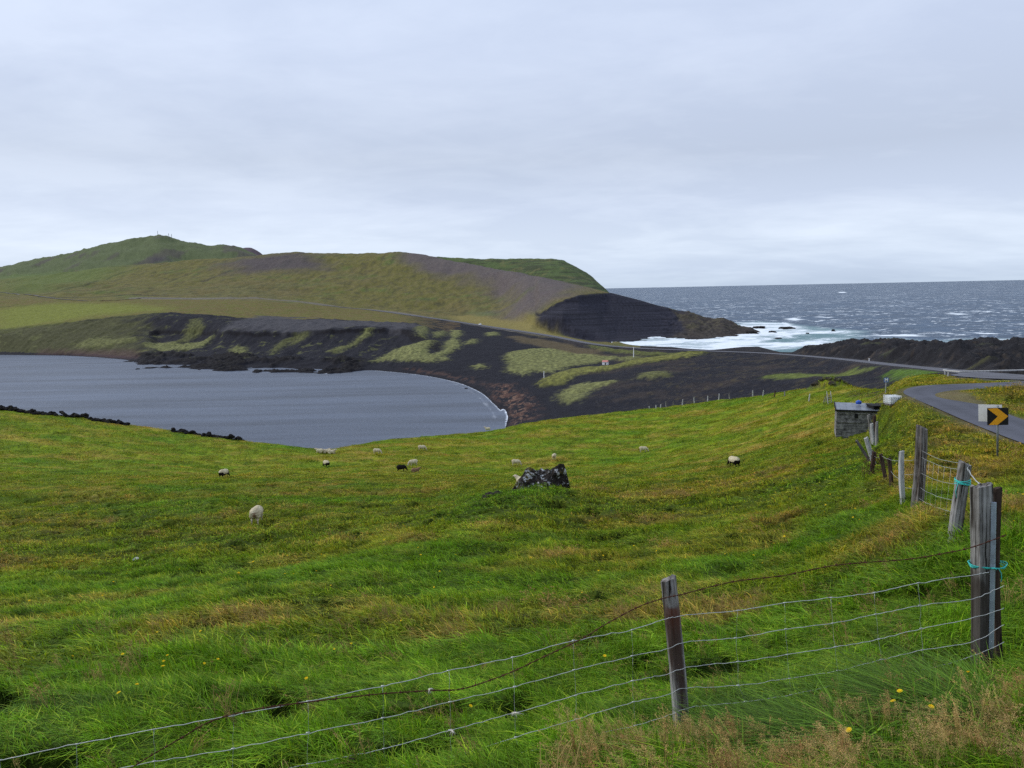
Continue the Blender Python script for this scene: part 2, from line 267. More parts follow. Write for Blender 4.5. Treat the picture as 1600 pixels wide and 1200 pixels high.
# lowland ash and heath
lowm = (YY >= BY('c7b')) & (YY < BY('c13'))
lay(lowm*1.0, SAND)
lay(lowm*smooth((n5+.05)*3)*.5*(US > upx(880))[None, :], C(.05, .038, .030))
lay(lowm*smooth((n3+n2-.30)*5)*.4*(US > upx(1010))[None, :], C(.085, .070, .035))
spk = smooth((fbm(XX/1.6, YY/1.6, 111, 3)-.18)*6)
lay(lowm*spk*.13*(US > upx(930))[None, :], C(.12, .10, .07))
# left field above the bluffs and the bluff faces
fieldm = (YY >= BY('c12b')) & (YY < BY('c13'))*(US < upx(720))[None, :]
lay(fieldm*smooth((upx(700)-US)/.08)[None, :], OLIVE*(1+n2[..., None]*.35))
lay(fieldm*smooth((n2+.15)*4)*.6, BROWN)
face = (YY >= BY('c11')) & (YY < BY('c12b')) & (US < upx(700))[None, :]
lay(face*smooth((upx(270)-US[None, :]+n2*.06)/.07), C(.060, .060, .026))
lay(face*smooth((n2+n3*.4-.26)*6)*.6*smooth((upx(640)-US)/.05)[None, :], C(.115, .12, .045)); lay(between('c12c', 'c12a')*(US > upx(235))[None, :]*(US < upx(690))[None, :]*.9, C(.010, .009, .011))
PLAT = True
# hills
hm = YY >= BY('c13')
lay(hm*1.0, OLIVE*C(.95, .92, 1.0))
lay(hm*smooth((n1+n4*.8)*3-.15)*.6, GREEN); lay(hm*smooth((n4+n2*.4+.05)*3)*.6, C(.125, .096, .040))
lay(hm*smooth((n5-.02)*4)*.55, C(.120, .098, .034))
lay(hm*smooth((n2+n5*.5-.16)*5)*.5, C(.060, .060, .030)); hn = on(hm, lambda x, y: fbm(x/9, y/26, 171, 4)); lay(hm*smooth((hn-.05)*5)*.35, C(.16, .135, .06)); lay(hm*smooth((-hn-.08)*5)*.45, C(.065, .062, .034))
farh = smooth((YY-1750)/100)
lay(farh*1.0, C(.085, .105, .046)*(1+n5[..., None]*.35))
lay(farh*smooth((fbm(XX/90, YY/200, 121, 5)-.12)*6)*.75*(US < upx(600))[None, :], C(.075, .066, .058))
lay((YY > 3050)*1.0, C(.080, .060, .068))
def P5(*a): return polyland(a, 430, (0, 350), .3125)
def P6(*a, y=300): return polyland(a, y, (450, 350), .3125)
def P3(*a, y=200): return polyland(a, y, (800, 420), .28125)
def P4(*a, y=150): return polyland(a, y, (1150, 420), .28125)
def PL(P, soft, warp, wl, col, amt=1.0, tex=None, rng_=None):
    m = inpoly(XX, YY, P, soft, warp, wl)*amt
    if tex is not None: m = m*tex
    lay(m, col)
for pts, wd_, cc, am in ((((-20, 340), (100, 348), (200, 352), (330, 322), (450, 295), (560, 262), (690, 225)), 3.5, C(.045, .045, .022), .8), (((200, 365), (400, 368), (600, 356), (720, 355), (830, 360)), 5, C(.035, .034, .020), .85), (((0, 416), (120, 408), (260, 400), (420, 396)), 3, C(.05, .05, .022), .6), (((555, 212), (620, 212), (690, 206)), 8, C(.04, .04, .022), .8), (((0, 290), (200, 262), (380, 235), (560, 222), (700, 205)), 3, C(.11, .085, .05), .6), (((1010, 290), (1060, 268), (1120, 245), (1190, 222)), 5, C(.05, .045, .03), .6), (((820, 300), (880, 275), (940, 250)), 4, C(.05, .05, .025), .5), (((1280, 175), (1400, 168), (1480, 155), (1540, 146)), 8, C(.04, .035, .035), .7), (((0, 535), (200, 510), (380, 490), (560, 470), (700, 455)), 3, C(.03, .03, .02), .8), (((780, 478), (860, 478), (950, 468), (1000, 468), (1090, 460)), 3, C(.012, .012, .014), .85)):
    q = np.array([tuple(a)+(0,) for a in polyland(pts, 640, (0, 350), .3125)]); q = catmull(list(q), 5); msk = (YY > q[:, 1].min()-30) & (YY < q[:, 1].max()+30) & (XX > q[:, 0].min()-30) & (XX < q[:, 0].max()+30)
    dd = np.full(XX.shape, 1e3); dd[msk] = polydist(XX[msk], YY[msk], q)[0]; lay(smooth((wd_+n3*wd_*.9-dd)/wd_+.3)*am, cc)
# bright pasture strip on the left plateau
PL(P5((-60, 435), (300, 395), (600, 395), (830, 420), (780, 438), (560, 452), (300, 488), (0, 528), (-60, 532)), 30, 12, 40, C(.150, .165, .030), .95)
PL(P5((0, 270), (300, 240), (640, 215), (560, 260), (200, 350), (0, 340)), 60, 20, 60, C(.095, .135, .034), .7)
# scree on the middle hill
PL(P6((560, 175), (850, 168), (1100, 222), (1590, 335), (1420, 395), (1230, 455), (980, 450), (1150, 395), (950, 300), (750, 240)), 30, 40, 90, SCREE, .85)
PL(P5((1080, 200), (1250, 170), (1500, 146), (1600, 160), (1620, 230), (1400, 235), (1200, 245)), 50, 40, 60, SCREE*.75, .9)
PL(polyland([(232, 403), (262, 402), (275, 410), (235, 415)], 1700), 20, 10, 30, C(.05, .045, .05), .9)
PL(np.vstack([P5((1100, 530), (1170, 488), (1290, 460), (1600, 468)), P6((0, 470), (400, 485), (650, 500), (700, 522), (640, 514), (560, 540), (500, 517), (400, 511), (300, 514), (220, 522), (130, 540), (60, 537), (0, 535), y=430)]), 6, 8, 20, SANDG, .95)
hl = (YY > BY('c16')*1.012) & (YY < 1900) & (US > upx(640))[None, :] & (US < upx(975))[None, :]; lay(hl*.95, C(.070, .100, .034)); lay(hl*smooth((fbm(XX/70, Z/4, 122, 4)+.04)*6)*.75, C(.040, .045, .026)); lay(hl*smooth((n5-.1)*5)*.5, C(.14, .13, .05))
# bowl of black ash
bw = (YY >= BY('c14')) & (YY < BY('c15')) & (US > upx(838))[None, :] & (US < upx(1190))[None, :]
strat = fbm(XX/120, Z/.9+XX/50, 131, 5)*1.7
lay(blur(bw*1.0, 1, 1), C(.026, .026, .036)*(1+.5*np.clip(strat, -1, 1)[..., None]))
hr = smooth((US[None, :]-upx(1035)+n2*.03)/.03)*(YY >= BY('c14a'))*(US < upx(1195))[None, :]*(YY < BY('c16'))
lay(hr*.9, C(.052, .044, .038)*(1+n3[..., None]*.6)); lay(hr*smooth((n3+n2+.02)*3)*.5*smooth((Z-3)/4), C(.095, .085, .045))
dm_ = (YY > BY('c13')*1.0)*(US > upx(1000))[None, :]*(YY < BY('c14a'))
lay(dm_*1.0, C(.019, .018, .020)*(1+n2[..., None]*.4)); lay(dm_*smooth((n3+n2-.25)*4)*.35, C(.085, .065, .045)); lay(dm_*smooth((n5-.22)*6)*.5, C(.07, .075, .035))
# brown grass between the road and the bowl
PL(P6((800, 462), (940, 448), (1190, 455), (1250, 488), (1340, 540), (1440, 578), (1500, 592), (1300, 565), (1050, 520), (850, 482), y=600), 10, 6, 15, C(.20, .165, .055), .9)
PL(P6((900, 440), (1000, 435), (1050, 455), (950, 462), y=650), 10, 8, 15, C(.10, .12, .05), .7)
# moss and lyme-grass patches on the ash (survey polygons)
TXM = on(lowm, lambda x, y: smooth(fbm(x/2.2, y/2.8, 161, 4)*3.4+.30)); tx = (.72+.28*smooth(n3*2.5+.5)); tx2 = smooth(n3*2+n2*2+.75)
for P, cc in ((P6((415, 690), (560, 620), (640, 600), (740, 583), (705, 608), (688, 640), (720, 655), (780, 632), (790, 590), (838, 570), (862, 600), (850, 625), (770, 662), (725, 692), (600, 686), (500, 680)), MOSS),
          (P6((640, 520), (690, 510), (700, 530), (682, 572), (650, 555)), MOSS*.85), (P6((728, 545), (790, 535), (780, 560), (740, 572)), MOSS*.85),
          (P6((818, 530), (868, 535), (862, 560), (830, 572), (815, 560)), MOSS), (P6((990, 545), (1040, 540), (1052, 558), (1000, 562)), MOSS),
          (P6((890, 590), (940, 575), (934, 598), (897, 602)), MOSS), (P6((928, 710), (960, 700), (985, 718), (950, 727)), MOSS), (P6((755, 675), (790, 663), (800, 678), (765, 686)), MOSS),
          (P6((1090, 735), (1110, 705), (1085, 660), (1120, 640), (1300, 622), (1450, 650), (1600, 665), (1680, 668), (1540, 695), (1390, 718), (1320, 745), (1215, 738), (1185, 760), (1130, 748)), MOSS),
          (P6((200, 640), (260, 615), (310, 605), (340, 580), (400, 520), (430, 520), (400, 560), (330, 610), (240, 650), y=480), MOSS*.75), (P6((0, 610), (60, 560), (110, 545), (60, 590), y=480), MOSS*.6),
          (P3((150, 650), (180, 610), (330, 560), (420, 545), (560, 540), (700, 505), (1000, 470), (1090, 466), (1000, 488), (700, 532), (560, 560), (350, 595), (310, 625), (260, 645), (180, 655)), C(.175, .175, .045)),
          (P3((250, 715), (290, 680), (350, 650), (430, 635), (570, 625), (560, 640), (450, 670), (400, 710), (350, 745), (290, 750)), MOSS),
          (P3((690, 607), (740, 580), (860, 570), (880, 592), (800, 612)), MOSS*.7), (P3((580, 506), (640, 492), (740, 495), (640, 515)), MOSS*.8),
          (P3((420, 425), (600, 452), (800, 466), (1000, 474), (1090, 476), (1000, 488), (760, 488), (600, 470), (480, 455), y=450), C(.11, .12, .035)),
          (P5((715, 600), (800, 595), (930, 600), (1000, 590), (1070, 555), (1000, 620), (900, 635), (790, 635)), MOSS*.9), (P5((1150, 625), (1190, 608), (1230, 620), (1225, 652), (1160, 655)), MOSS*.8),
          (P5((380, 610), (450, 570), (600, 575), (690, 565), (680, 590), (560, 610), (420, 620)), MOSS*.7), (P5((880, 590), (930, 540), (950, 480), (1000, 470), (1020, 520), (990, 560), (940, 590)), MOSS*.5), (P5((1350, 640), (1400, 590), (1470, 550), (1500, 555), (1420, 610), (1370, 645)), MOSS*.55)):
    Z += inpoly(XX, YY, P, 3.5, 3.5, 7)*(.75+.5*fbm(XX/8, YY/8, 162, 3))*1.1; PL(P, 2.2, 4.5, 7, cc*.72, .97, tx); PL(P, 5.5, 5, 5, np.minimum(cc*1.12, .3), .9, smooth(n3*3+fbm(XX/1.4, YY/1.4, 161, 3)*2.5+.35) if False else TXM)
PL(P6((1085, 560), (1150, 560), (1350, 590), (1550, 630), (1590, 660), (1400, 640), (1200, 600), y=450), 5, 6, 12, C(.115, .088, .045), .7)
for P, cc in ((P4((130, 605), (330, 580), (640, 560), (780, 545), (740, 565), (500, 600), (300, 612)), C(.115, .14, .035)), (P4((835, 582), (870, 562), (980, 557), (1180, 575), (1300, 600), (1200, 616), (1000, 624), (880, 605), y=100), C(.085, .15, .020))):
    PL(P, 1.6, 2.4, 4, cc*.8, .97); PL(P, 3, 2.4, 4, cc*1.15, .8, TXM)
for P in (P4((600, 690), (760, 690), (1000, 650), (1150, 640), (1000, 665), (750, 705)), P4((1180, 625), (1450, 630), (1560, 622), (1450, 640), (1250, 640))): PL(P, 2, 2, 6, C(.12, .12, .035), .8)
PL(P3((146, 290), (200, 238), (260, 205), (330, 168), (420, 146), (510, 136), (556, 143), (760, 190), (900, 240), (960, 330), (860, 380), (700, 383), (540, 402), (440, 402), (372, 390), (245, 346), (165, 312), y=690), 2.5, 2.5, 8, C(.026, .026, .036)*(1+.6*np.clip(strat, -1, 1)[..., None]), .97)
# beach: darker and smoother, wrack in rust colours
kelp = inpoly(XX, YY, polyland([(1120, 335), (1240, 325), (1340, 400), (1440, 520), (1410, 620), (1320, 655), (1285, 570), (1190, 430)], 200, (560, 540), .1875), 7, 7, 14)
kelpn = fbm(XX/5, YY/9, 141, 4)
lay(kelp*smooth((kelpn+.08)*5), C(.085, .045, .034)); lay(kelp*smooth((fbm(XX/2, YY/3, 142, 3)-.12)*7), C(.19, .115, .08))
k2 = inpoly(XX, YY, polyland([(330, 192), (560, 200), (800, 245), (1000, 290), (1130, 335), (1060, 330), (900, 292), (700, 248), (500, 214)], 200, (560, 540), .1875), 3, 4, 12)
lay(k2*smooth((kelpn+.2)*4)*.8, C(.075, .045, .036))
lay(inpoly(XX, YY, P5((180, 635), (500, 630), (700, 640), (700, 665), (400, 660), (200, 655)), 6, 5, 12)*.7, C(.075, .045, .042))
# wet and bare lava rocks by the bay
lay(sh*smooth((lava-.5)/1.0)*.95, C(.013, .012, .013)); lay(sh*smooth((n3-.22)*6)*.4*smooth((lava-2.5)), C(.09, .085, .04))
wet = smooth((.7-Z)/.6)*(~PAST)*(YY > BY('c8')); lay(wet*.7, C(.012, .011, .014))
# pasture --------------------------------------------------------------
def pasture_colour(x, y):
    """dominant colour of the turf at a place; returns rgb and a 0..1 dryness"""
    a = fbm(x/9+fbm(x/6, y/6, 203, 2)*.6, y/5, 201, 4); b = fbm(x/2.2, y/1.3, 202, 3); c = fbm(x/30, y/22, 204, 3); e = fbm(x/.7, y/.5, 205, 2)
    u = x/np.maximum(y, 1)
    g = C(.122, .252, .009); ol = C(.275, .275, .014); st = C(.400, .285, .075); dk = C(.050, .120, .008)
    dist = smooth((y-9)/25)
    lush = smooth((.50-np.abs(u-(-.06+(y-30)*.0035))/.20))*smooth((52-y)/10)*smooth((y-6)/6)   # greener ridge up to the boulder
    lush = np.maximum(lush, smooth((12-y)/6)*.75)
    lush = np.maximum(lush, smooth((u-.36)/.06)*smooth((.52-u)/.05)*smooth((y-14)/6)*smooth((55-y)/8)*.7)
    lush = np.maximum(lush, np.exp(-(((x-BO[0]+1.2)/4.2)**2+((y-BO[1]+4.2)/4.5)**2))*1.5)
    k_ol = np.clip(.12+.42*dist+a*.85+c*.5-lush*.55, 0, 1)
    dry = np.clip((a*.7+b*.75+c*.2-.08-lush*.32)*1.9, 0, 1)
    dry = np.clip(dry+.35*smooth(1-np.hypot((u-.14)/.16, (y-13)/6))*smooth(b*2+.6)+.35*smooth(1-np.abs(y-(64+u*20))/6)*smooth(.7+b*2)*smooth((u+.5)/.2), 0, .9)
    verge = smooth((u-.50)/.05)*smooth((y-16)/6)
    k_ol = np.clip(k_ol+verge*.3, 0, 1); dry = np.clip(dry+verge*.25*smooth(b*3+.5), 0, .95)
    right = smooth((x-(17+.47*(y-20)))/5)*smooth((y-22)/6)*smooth(u*20-9); dry = np.clip(dry+right*.25, 0, .95)
    m = k_ol[..., None]; col = g*(1-m)+ol*m
    m = (dry*.75)[..., None]; col = col*(1-m)+st*m
    m = (smooth((-b-e*.5-.16)*4)*.55)[..., None]; col = col*(1-m)+dk*m
    col = col*(1+e[..., None]*.35)
    return col, dry
pc, pdry = pasture_colour(XX, YY)
shaded_soil = (pc*.24+C(.016, .020, .004))*(1-.72*PIT[..., None])  # pits darkened in the colour to paint shade between tussocks
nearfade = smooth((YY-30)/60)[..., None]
lay(smooth((BY('c7')*1.005+2*n3-YY)/3+.5), shaded_soil*(1-nearfade)+pc*nearfade*.80)
edge = smooth((YY-BY('c7')*1.0)/4)*(YY < BY('c7b')*1.03)*(US > upx(860))[None, :]; lay(edge*.8*smooth((n3+.1)*4), C(.05, .045, .02))
# bare strip by the shed and rocky knoll
PL(polyland([(1322, 613), (1345, 610), (1380, 610), (1400, 609), (1395, 618), (1350, 620), (1325, 619)], 60), 1.0, 1.2, 3, C(.055, .032, .030), .9)
kn = np.exp(-(((XX-KN[0])/2.8)**2+((YY-KN[1]-1.2)/2.4)**2)); lay(smooth(kn*2.5)*smooth((n3+fbm(XX/.8, YY/.8, 151, 3)*1.0+.06)*5)*.9, C(.06, .052, .045))
# road shoulders: gravel
lay(smooth((4.6-dM)/1.2+.3)*smooth(YY/60)*.85, C(.060, .056, .058)); lay(smooth((7.5-dM)/2)*smooth((YY-600)/150)*.8, C(.13, .12, .11)); lay(smooth((17-dM)/4)*smooth((YY-930)/60)*(YY > BY('c13'))*.85, C(.155, .14, .115)); lay(smooth((2.05-dS+n3*.5)/.5)*.75, C(.13, .105, .060))
ALB = np.clip(ALB, .004, .6)
# ------------------------------------------------------------------ materials
def nt(name):
    m = bpy.data.materials.new(name); m.use_nodes = True; t = m.node_tree; t.nodes.clear(); return m, t
def N(t, k, **kw):
    n = t.nodes.new(k)
    for a, b in kw.items():
        if a.startswith('i_'):
            s = a[2:]; n.inputs[int(s) if s.isdigit() else s.replace('_', ' ')].default_value = b
        else: setattr(n, a, b)
    return n
def noise(t, co, scale, detail=4, rough=.55, dist=0):
    n = N(t, 'ShaderNodeTexNoise'); n.inputs['Scale'].default_value = scale; n.inputs['Detail'].default_value = detail; n.inputs['Roughness'].default_value = rough; n.inputs['Distortion'].default_value = dist
    t.links.new(co, n.inputs['Vector']); return n.outputs['Fac']
def mrange(t, s, a, b, c, d):
    n = N(t, 'ShaderNodeMapRange'); n.inputs[1].default_value = a; n.inputs[2].default_value = b; n.inputs[3].default_value = c; n.inputs[4].default_value = d
    t.links.new(s, n.inputs[0]); return n.outputs[0]
def mixc(t, f, a, b, blend='MIX'):
    n = N(t, 'ShaderNodeMix', data_type='RGBA', blend_type=blend)
    for k, v in ((0, f), (6, a), (7, b)):
        if hasattr(v, 'links') or isinstance(v, bpy.types.NodeSocket): t.links.new(v, n.inputs[k])
        else: n.inputs[k].default_value = v if k == 0 else (*v, 1) if len(v) == 3 else v
    return n.outputs[2]
def math_(t, op, a, b=0.0):
    n = N(t, 'ShaderNodeMath', operation=op)
    for k, v in ((0, a), (1, b)):
        if isinstance(v, bpy.types.NodeSocket): t.links.new(v, n.inputs[k])
        else: n.inputs[k].default_value = v
    return n.outputs[0]
def finish(t, col, rough=.9, spec=.2, bump=None, bstr=.5, bdist=.02, metal=0):
    b = N(t, 'ShaderNodeBsdfPrincipled'); o = N(t, 'ShaderNodeOutputMaterial')
    if isinstance(col, bpy.types.NodeSocket): t.links.new(col, b.inputs['Base Color'])
    else: b.inputs['Base Color'].default_value = (*col, 1)
    if isinstance(rough, bpy.types.NodeSocket): t.links.new(rough, b.inputs['Roughness'])
    else: b.inputs['Roughness'].default_value = rough
    b.inputs['Specular IOR Level'].default_value = spec; b.inputs['Metallic'].default_value = metal
    if bump is not None:
        bn = N(t, 'ShaderNodeBump'); bn.inputs['Strength'].default_value = bstr; bn.inputs['Distance'].default_value = bdist
        t.links.new(bump, bn.inputs['Height']); t.links.new(bn.outputs[0], b.inputs['Normal'])
    t.links.new(b.outputs[0], o.inputs[0]); return b
def coord(t, kind='Object'): return N(t, 'ShaderNodeTexCoord').outputs[kind]
def simple(name, c, rough=.7, var=.25, scale=8, spec=.3, metal=0, bdist=.004, stretch=None):
    m, t = nt(name); co = coord(t)
    if stretch:
        mp = N(t, 'ShaderNodeMapping'); mp.inputs['Scale'].default_value = stretch; t.links.new(co, mp.inputs[0]); co = mp.outputs[0]
    f = noise(t, co, scale, 5, .6); g = mrange(t, f, .3, .7, 1-var, 1+var)
    col = mixc(t, 1.0, c, (1, 1, 1), 'MULTIPLY'); n = t.nodes[-1]; n.blend_type = 'MULTIPLY'
    cmb = N(t, 'ShaderNodeCombineColor'); [t.links.new(g, cmb.inputs[k]) for k in range(3)]; t.links.new(cmb.outputs[0], n.inputs[7])
    finish(t, col, rough, spec, f, .6, bdist, metal); return m
def ground_mat():
    m, t = nt('ground_cover'); co = coord(t)
    a = N(t, 'ShaderNodeVertexColor', layer_name='albedo').outputs[0]
    f1 = noise(t, co, .35, 6, .65); f2 = noise(t, co, 2.2, 5, .65); f3 = noise(t, co, 11, 4, .65)
    s = math_(t, 'ADD', math_(t, 'MULTIPLY', f1, .8), math_(t, 'ADD', math_(t, 'MULTIPLY', f2, .7), math_(t, 'MULTIPLY', f3, .5)))
    g = mrange(t, s, .72, 1.28, .45, 1.6)
    cmb = N(t, 'ShaderNodeCombineColor'); [t.links.new(g, cmb.inputs[k]) for k in range(3)]
    col = mixc(t, 1.0, a, cmb.outputs[0], 'MULTIPLY')
    finish(t, col, .95, .1, s, .9, .25); return m
M_GROUND = ground_mat()
def grid_mesh(name, rows, cols, X, Y, Zg, facemask, mat, attrs=None):
    nr, nc = X.shape
    idx = np.arange(nr*nc).reshape(nr, nc)
    q = np.stack([idx[:-1, :-1], idx[:-1, 1:], idx[1:, 1:], idx[1:, :-1]], -1)
    q = q[facemask] if facemask is not None else q.reshape(-1, 4)
    used = np.unique(q); remap = np.full(nr*nc, -1, np.int64); remap[used] = np.arange(len(used)); q = remap[q]
    me = bpy.data.meshes.new(name); nv, nf = len(used), len(q)
    me.vertices.add(nv); co = np.stack([X.ravel()[used], Y.ravel()[used], Zg.ravel()[used]], -1).astype(np.float32); me.vertices.foreach_set('co', co.ravel())
    me.loops.add(nf*4); me.loops.foreach_set('vertex_index', q.ravel().astype(np.int32))
    me.polygons.add(nf); me.polygons.foreach_set('loop_start', (np.arange(nf)*4).astype(np.int32)); me.polygons.foreach_set('loop_total', np.full(nf, 4, np.int32))
    me.polygons.foreach_set('use_smooth', np.ones(nf, bool)); me.update(calc_edges=True)
    for k, v in (attrs or {}).items():
        if v.ndim == 3:
            at = me.attributes.new(k, 'FLOAT_COLOR', 'POINT'); c = v.reshape(-1, 3)[used]; at.data.foreach_set('color', np.concatenate([c, np.ones((nv, 1))], 1).astype(np.float32).ravel())
        else:
            at = me.attributes.new(k, 'FLOAT', 'POINT'); at.data.foreach_set('value', v.ravel()[used].astype(np.float32))
    me.materials.append(mat); o = bpy.data.objects.new(name, me); COL.objects.link(o); return o
fy = (YY[:-1, :-1]+YY[1:, 1:])*.5
cut1 = KY[ix('c7b')][None, :-1]; cut2 = KY[ix('c13')][None, :-1]*1.0
f_p = fy < cut1; f_h = fy >= cut2; f_l = ~f_p & ~f_h
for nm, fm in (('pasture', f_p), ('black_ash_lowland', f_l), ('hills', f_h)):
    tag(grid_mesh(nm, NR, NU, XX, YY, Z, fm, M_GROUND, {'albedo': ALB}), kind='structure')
# the hill the photographer stands on continues behind
bx_ = np.linspace(-1, 1, 60)**3*90; by_ = -np.linspace(0, 1, 30)**1.5*60+.5
gx, gy = np.meshgrid(bx_, by_); gz = 48.35+.17*gx*np.where(gx > 0, .12, .12)/1.0*.8-.0*gy-.08*(gy)*.3+fbm(gx/3, gy/3, 9, 3)*.1*smooth((.5-gy)/2)
gz[0] = H(gx[0], gy[0]); o = grid_mesh('hilltop', 0, 0, gx, gy, gz, None, M_GROUND, {'albedo': np.broadcast_to(C(.09, .11, .02), gx.shape+(3,)).copy()}); tag(o, kind='structure')
# ------------------------------------------------------------------ roads
def asphalt(name, c, edge=True):
    m, t = nt(name); co = coord(t); f = noise(t, co, 14, 5, .7); f2 = noise(t, co, .5, 4, .6)
    s = math_(t, 'ADD', math_(t, 'MULTIPLY', f, .5), math_(t, 'MULTIPLY', f2, .9)); g = mrange(t, s, .45, .95, .72, 1.3)
    uv = N(t, 'ShaderNodeUVMap').outputs[0]; sx = N(t, 'ShaderNodeSeparateXYZ'); t.links.new(uv, sx.inputs[0])
    tr = math_(t, 'ABSOLUTE', math_(t, 'SUBTRACT', math_(t, 'ABSOLUTE', math_(t, 'SUBTRACT', sx.outputs[0], .5)), .22)); tr = mrange(t, tr, 0, .2, .86, 1.08)   # worn wheel tracks
    g = math_(t, 'MULTIPLY', g, tr)
    cmb = N(t, 'ShaderNodeCombineColor'); [t.links.new(g, cmb.inputs[k]) for k in range(3)]
    col = mixc(t, 1.0, c, cmb.outputs[0], 'MULTIPLY')
    b = finish(t, col, .75, .22, f, .4, .006); return m
M_ROAD = asphalt('damp_asphalt', (.070, .073, .090))
def ribbon(name, P, half, lift, mat):
    n = len(P); T = np.gradient(P[:, :2], axis=0); T /= np.linalg.norm(T, axis=1)[:, None]; Nn = np.stack([T[:, 1], -T[:, 0]], 1)
    ks = np.array([-1, -.5, 0, .5, 1]); crown = np.array([-.03, .01, .03, .01, -.03])
    X = P[:, 0:1]+Nn[:, 0:1]*ks*half; Y = P[:, 1:2]+Nn[:, 1:2]*ks*half; Zr = P[:, 2:3]+crown+lift
    o = grid_mesh(name, 0, 0, X, Y, Zr, None, mat); me = o.data; uvl = me.uv_layers.new(name='UVMap')
    L = np.concatenate([[0], np.cumsum(np.linalg.norm(np.diff(P[:, :2], axis=0), axis=1))])
    vi = np.empty(len(me.loops), np.int32); me.loops.foreach_get('vertex_index', vi); uv = np.stack([(ks[vi % 5]+1)/2, L[vi//5]/8], 1); uvl.data.foreach_set('uv', uv.astype(np.float32).ravel())
    return tag(o, kind='structure')
def resample(P, step, grow=0):
    out = [P[0]]; acc = 0
    for a, b in zip(P[:-1], P[1:]):
        n = max(1, int(np.linalg.norm(b-a)/(step+grow*b[1])));
        for k in range(1, n+1): out.append(a+(b-a)*k/n)
    return np.array(out)
ms = resample(MAIN, 2, .004); ms[:, 2] += smooth((ms[:, 1]-100)/500)*.25; ribbon('main_road', ms, 3.3, .035, asphalt('pale_worn_asphalt', (.095, .095, .108)))
ribbon('side_road', resample(SIDE, .6), 1.42, .03, M_ROAD)
# farm track far off on the left plateau
TR = catmull([tuple(land(p, q, 700))+(0,) for p, q in ((-30, 456), (20, 459), (60, 463), (100, 468), (160, 470), (220, 466))], 8); TR = resample(TR, 6); TR[:, 2] = H(TR[:, 0], TR[:, 1])+.25
ribbon('farm_track', TR, 2.0, .2, asphalt('gravel_track', (.095, .09, .09)))
TR = catmull([tuple(land(p, q, 700))+(0,) for p, q in ((0, 437), (60, 430), (120, 425), (180, 418))], 8)
# ------------------------------------------------------------------ water
def water_mat(name, deep, rough, scales, bstr, caps=False, bay=False):
    m, t = nt(name); co = coord(t)
    mp = N(t, 'ShaderNodeMapping'); mp.inputs['Rotation'].default_value = (0, 0, .5); mp.inputs['Scale'].default_value = (1, 2.2, 1); t.links.new(co, mp.inputs[0]); v = mp.outputs[0]
    h = None
    for sc, am in scales:
        f = math_(t, 'MULTIPLY', noise(t, v, sc, 4, .6, .3), am); h = f if h is None else math_(t, 'ADD', h, f)
    col = mixc(t, mrange(t, noise(t, v, .012, 5, .6), .35, .65, 0, 1), deep, tuple(x*1.25 for x in deep))
    if bay:
        m3 = N(t, 'ShaderNodeMapping'); m3.inputs['Rotation'].default_value = (0, 0, .12); m3.inputs['Scale'].default_value = (.006, .05, 1); t.links.new(co, m3.inputs[0]); st_ = noise(t, m3.outputs[0], 1, 6, .62); rp = noise(t, v, .9, 4, .65)
        k_ = math_(t, 'ADD', math_(t, 'MULTIPLY', st_, .75), math_(t, 'MULTIPLY', rp, .5)); col = mixc(t, mrange(t, k_, .48, .78, 0, 1), tuple(x*.62 for x in deep), tuple(x*1.5 for x in deep))
    if caps:
        fo = N(t, 'ShaderNodeAttribute', attribute_name='foam').outputs['Fac']; sha = N(t, 'ShaderNodeAttribute', attribute_name='shallow').outputs['Fac']
        ck = N(t, 'ShaderNodeAttribute', attribute_name='swell').outputs['Fac']
        col = mixc(t, mrange(t, ck, .35, .75, 0, .85), col, tuple(x*1.55 for x in deep))
        col = mixc(t, sha, col, (.10, .20, .21))
        m2 = N(t, 'ShaderNodeMapping'); m2.inputs['Rotation'].default_value = (0, 0, -.1); m2.inputs['Scale'].default_value = (1, 1.5, 1); t.links.new(co, m2.inputs[0]); v2 = m2.outputs[0]
        a = noise(t, v2, .065, 3, .55, .3); b = noise(t, v2, .007, 3, .6); c = noise(t, v2, .45, 4, .65)
        s = math_(t, 'ADD', math_(t, 'ADD', math_(t, 'MULTIPLY', a, 1.0), math_(t, 'MULTIPLY', b, .45)), math_(t, 'MULTIPLY', c, .50))
        cap = mrange(t, s, 1.09, 1.145, 0, 1)
        lace = mrange(t, noise(t, v2, .30, 6, .7, .6), .30, .60, .25, 1.0)
        foam = math_(t, 'MULTIPLY', fo, lace); foam = math_(t, 'MAXIMUM', foam, mrange(t, fo, .62, .95, 0, 1)); foam = math_(t, 'MAXIMUM', foam, cap)
        col = mixc(t, foam, col, (.74, .80, .84))
        r = mrange(t, foam, 0, 1, rough, .9)
    else:
        fo = N(t, 'ShaderNodeAttribute', attribute_name='foam').outputs['Fac']
        lace = mrange(t, noise(t, co, .45, 5, .7, .5), .38, .6, 0, 1.0); foam = math_(t, 'MAXIMUM', math_(t, 'MULTIPLY', fo, lace), mrange(t, fo, .85, 1, 0, .8)); col = mixc(t, foam, col, (.72, .77, .84)); r = mrange(t, foam, 0, 1, rough, .9)
    finish(t, col, r, .5, h, bstr, 1.0).inputs['Specular IOR Level'].default_value = .16; return m
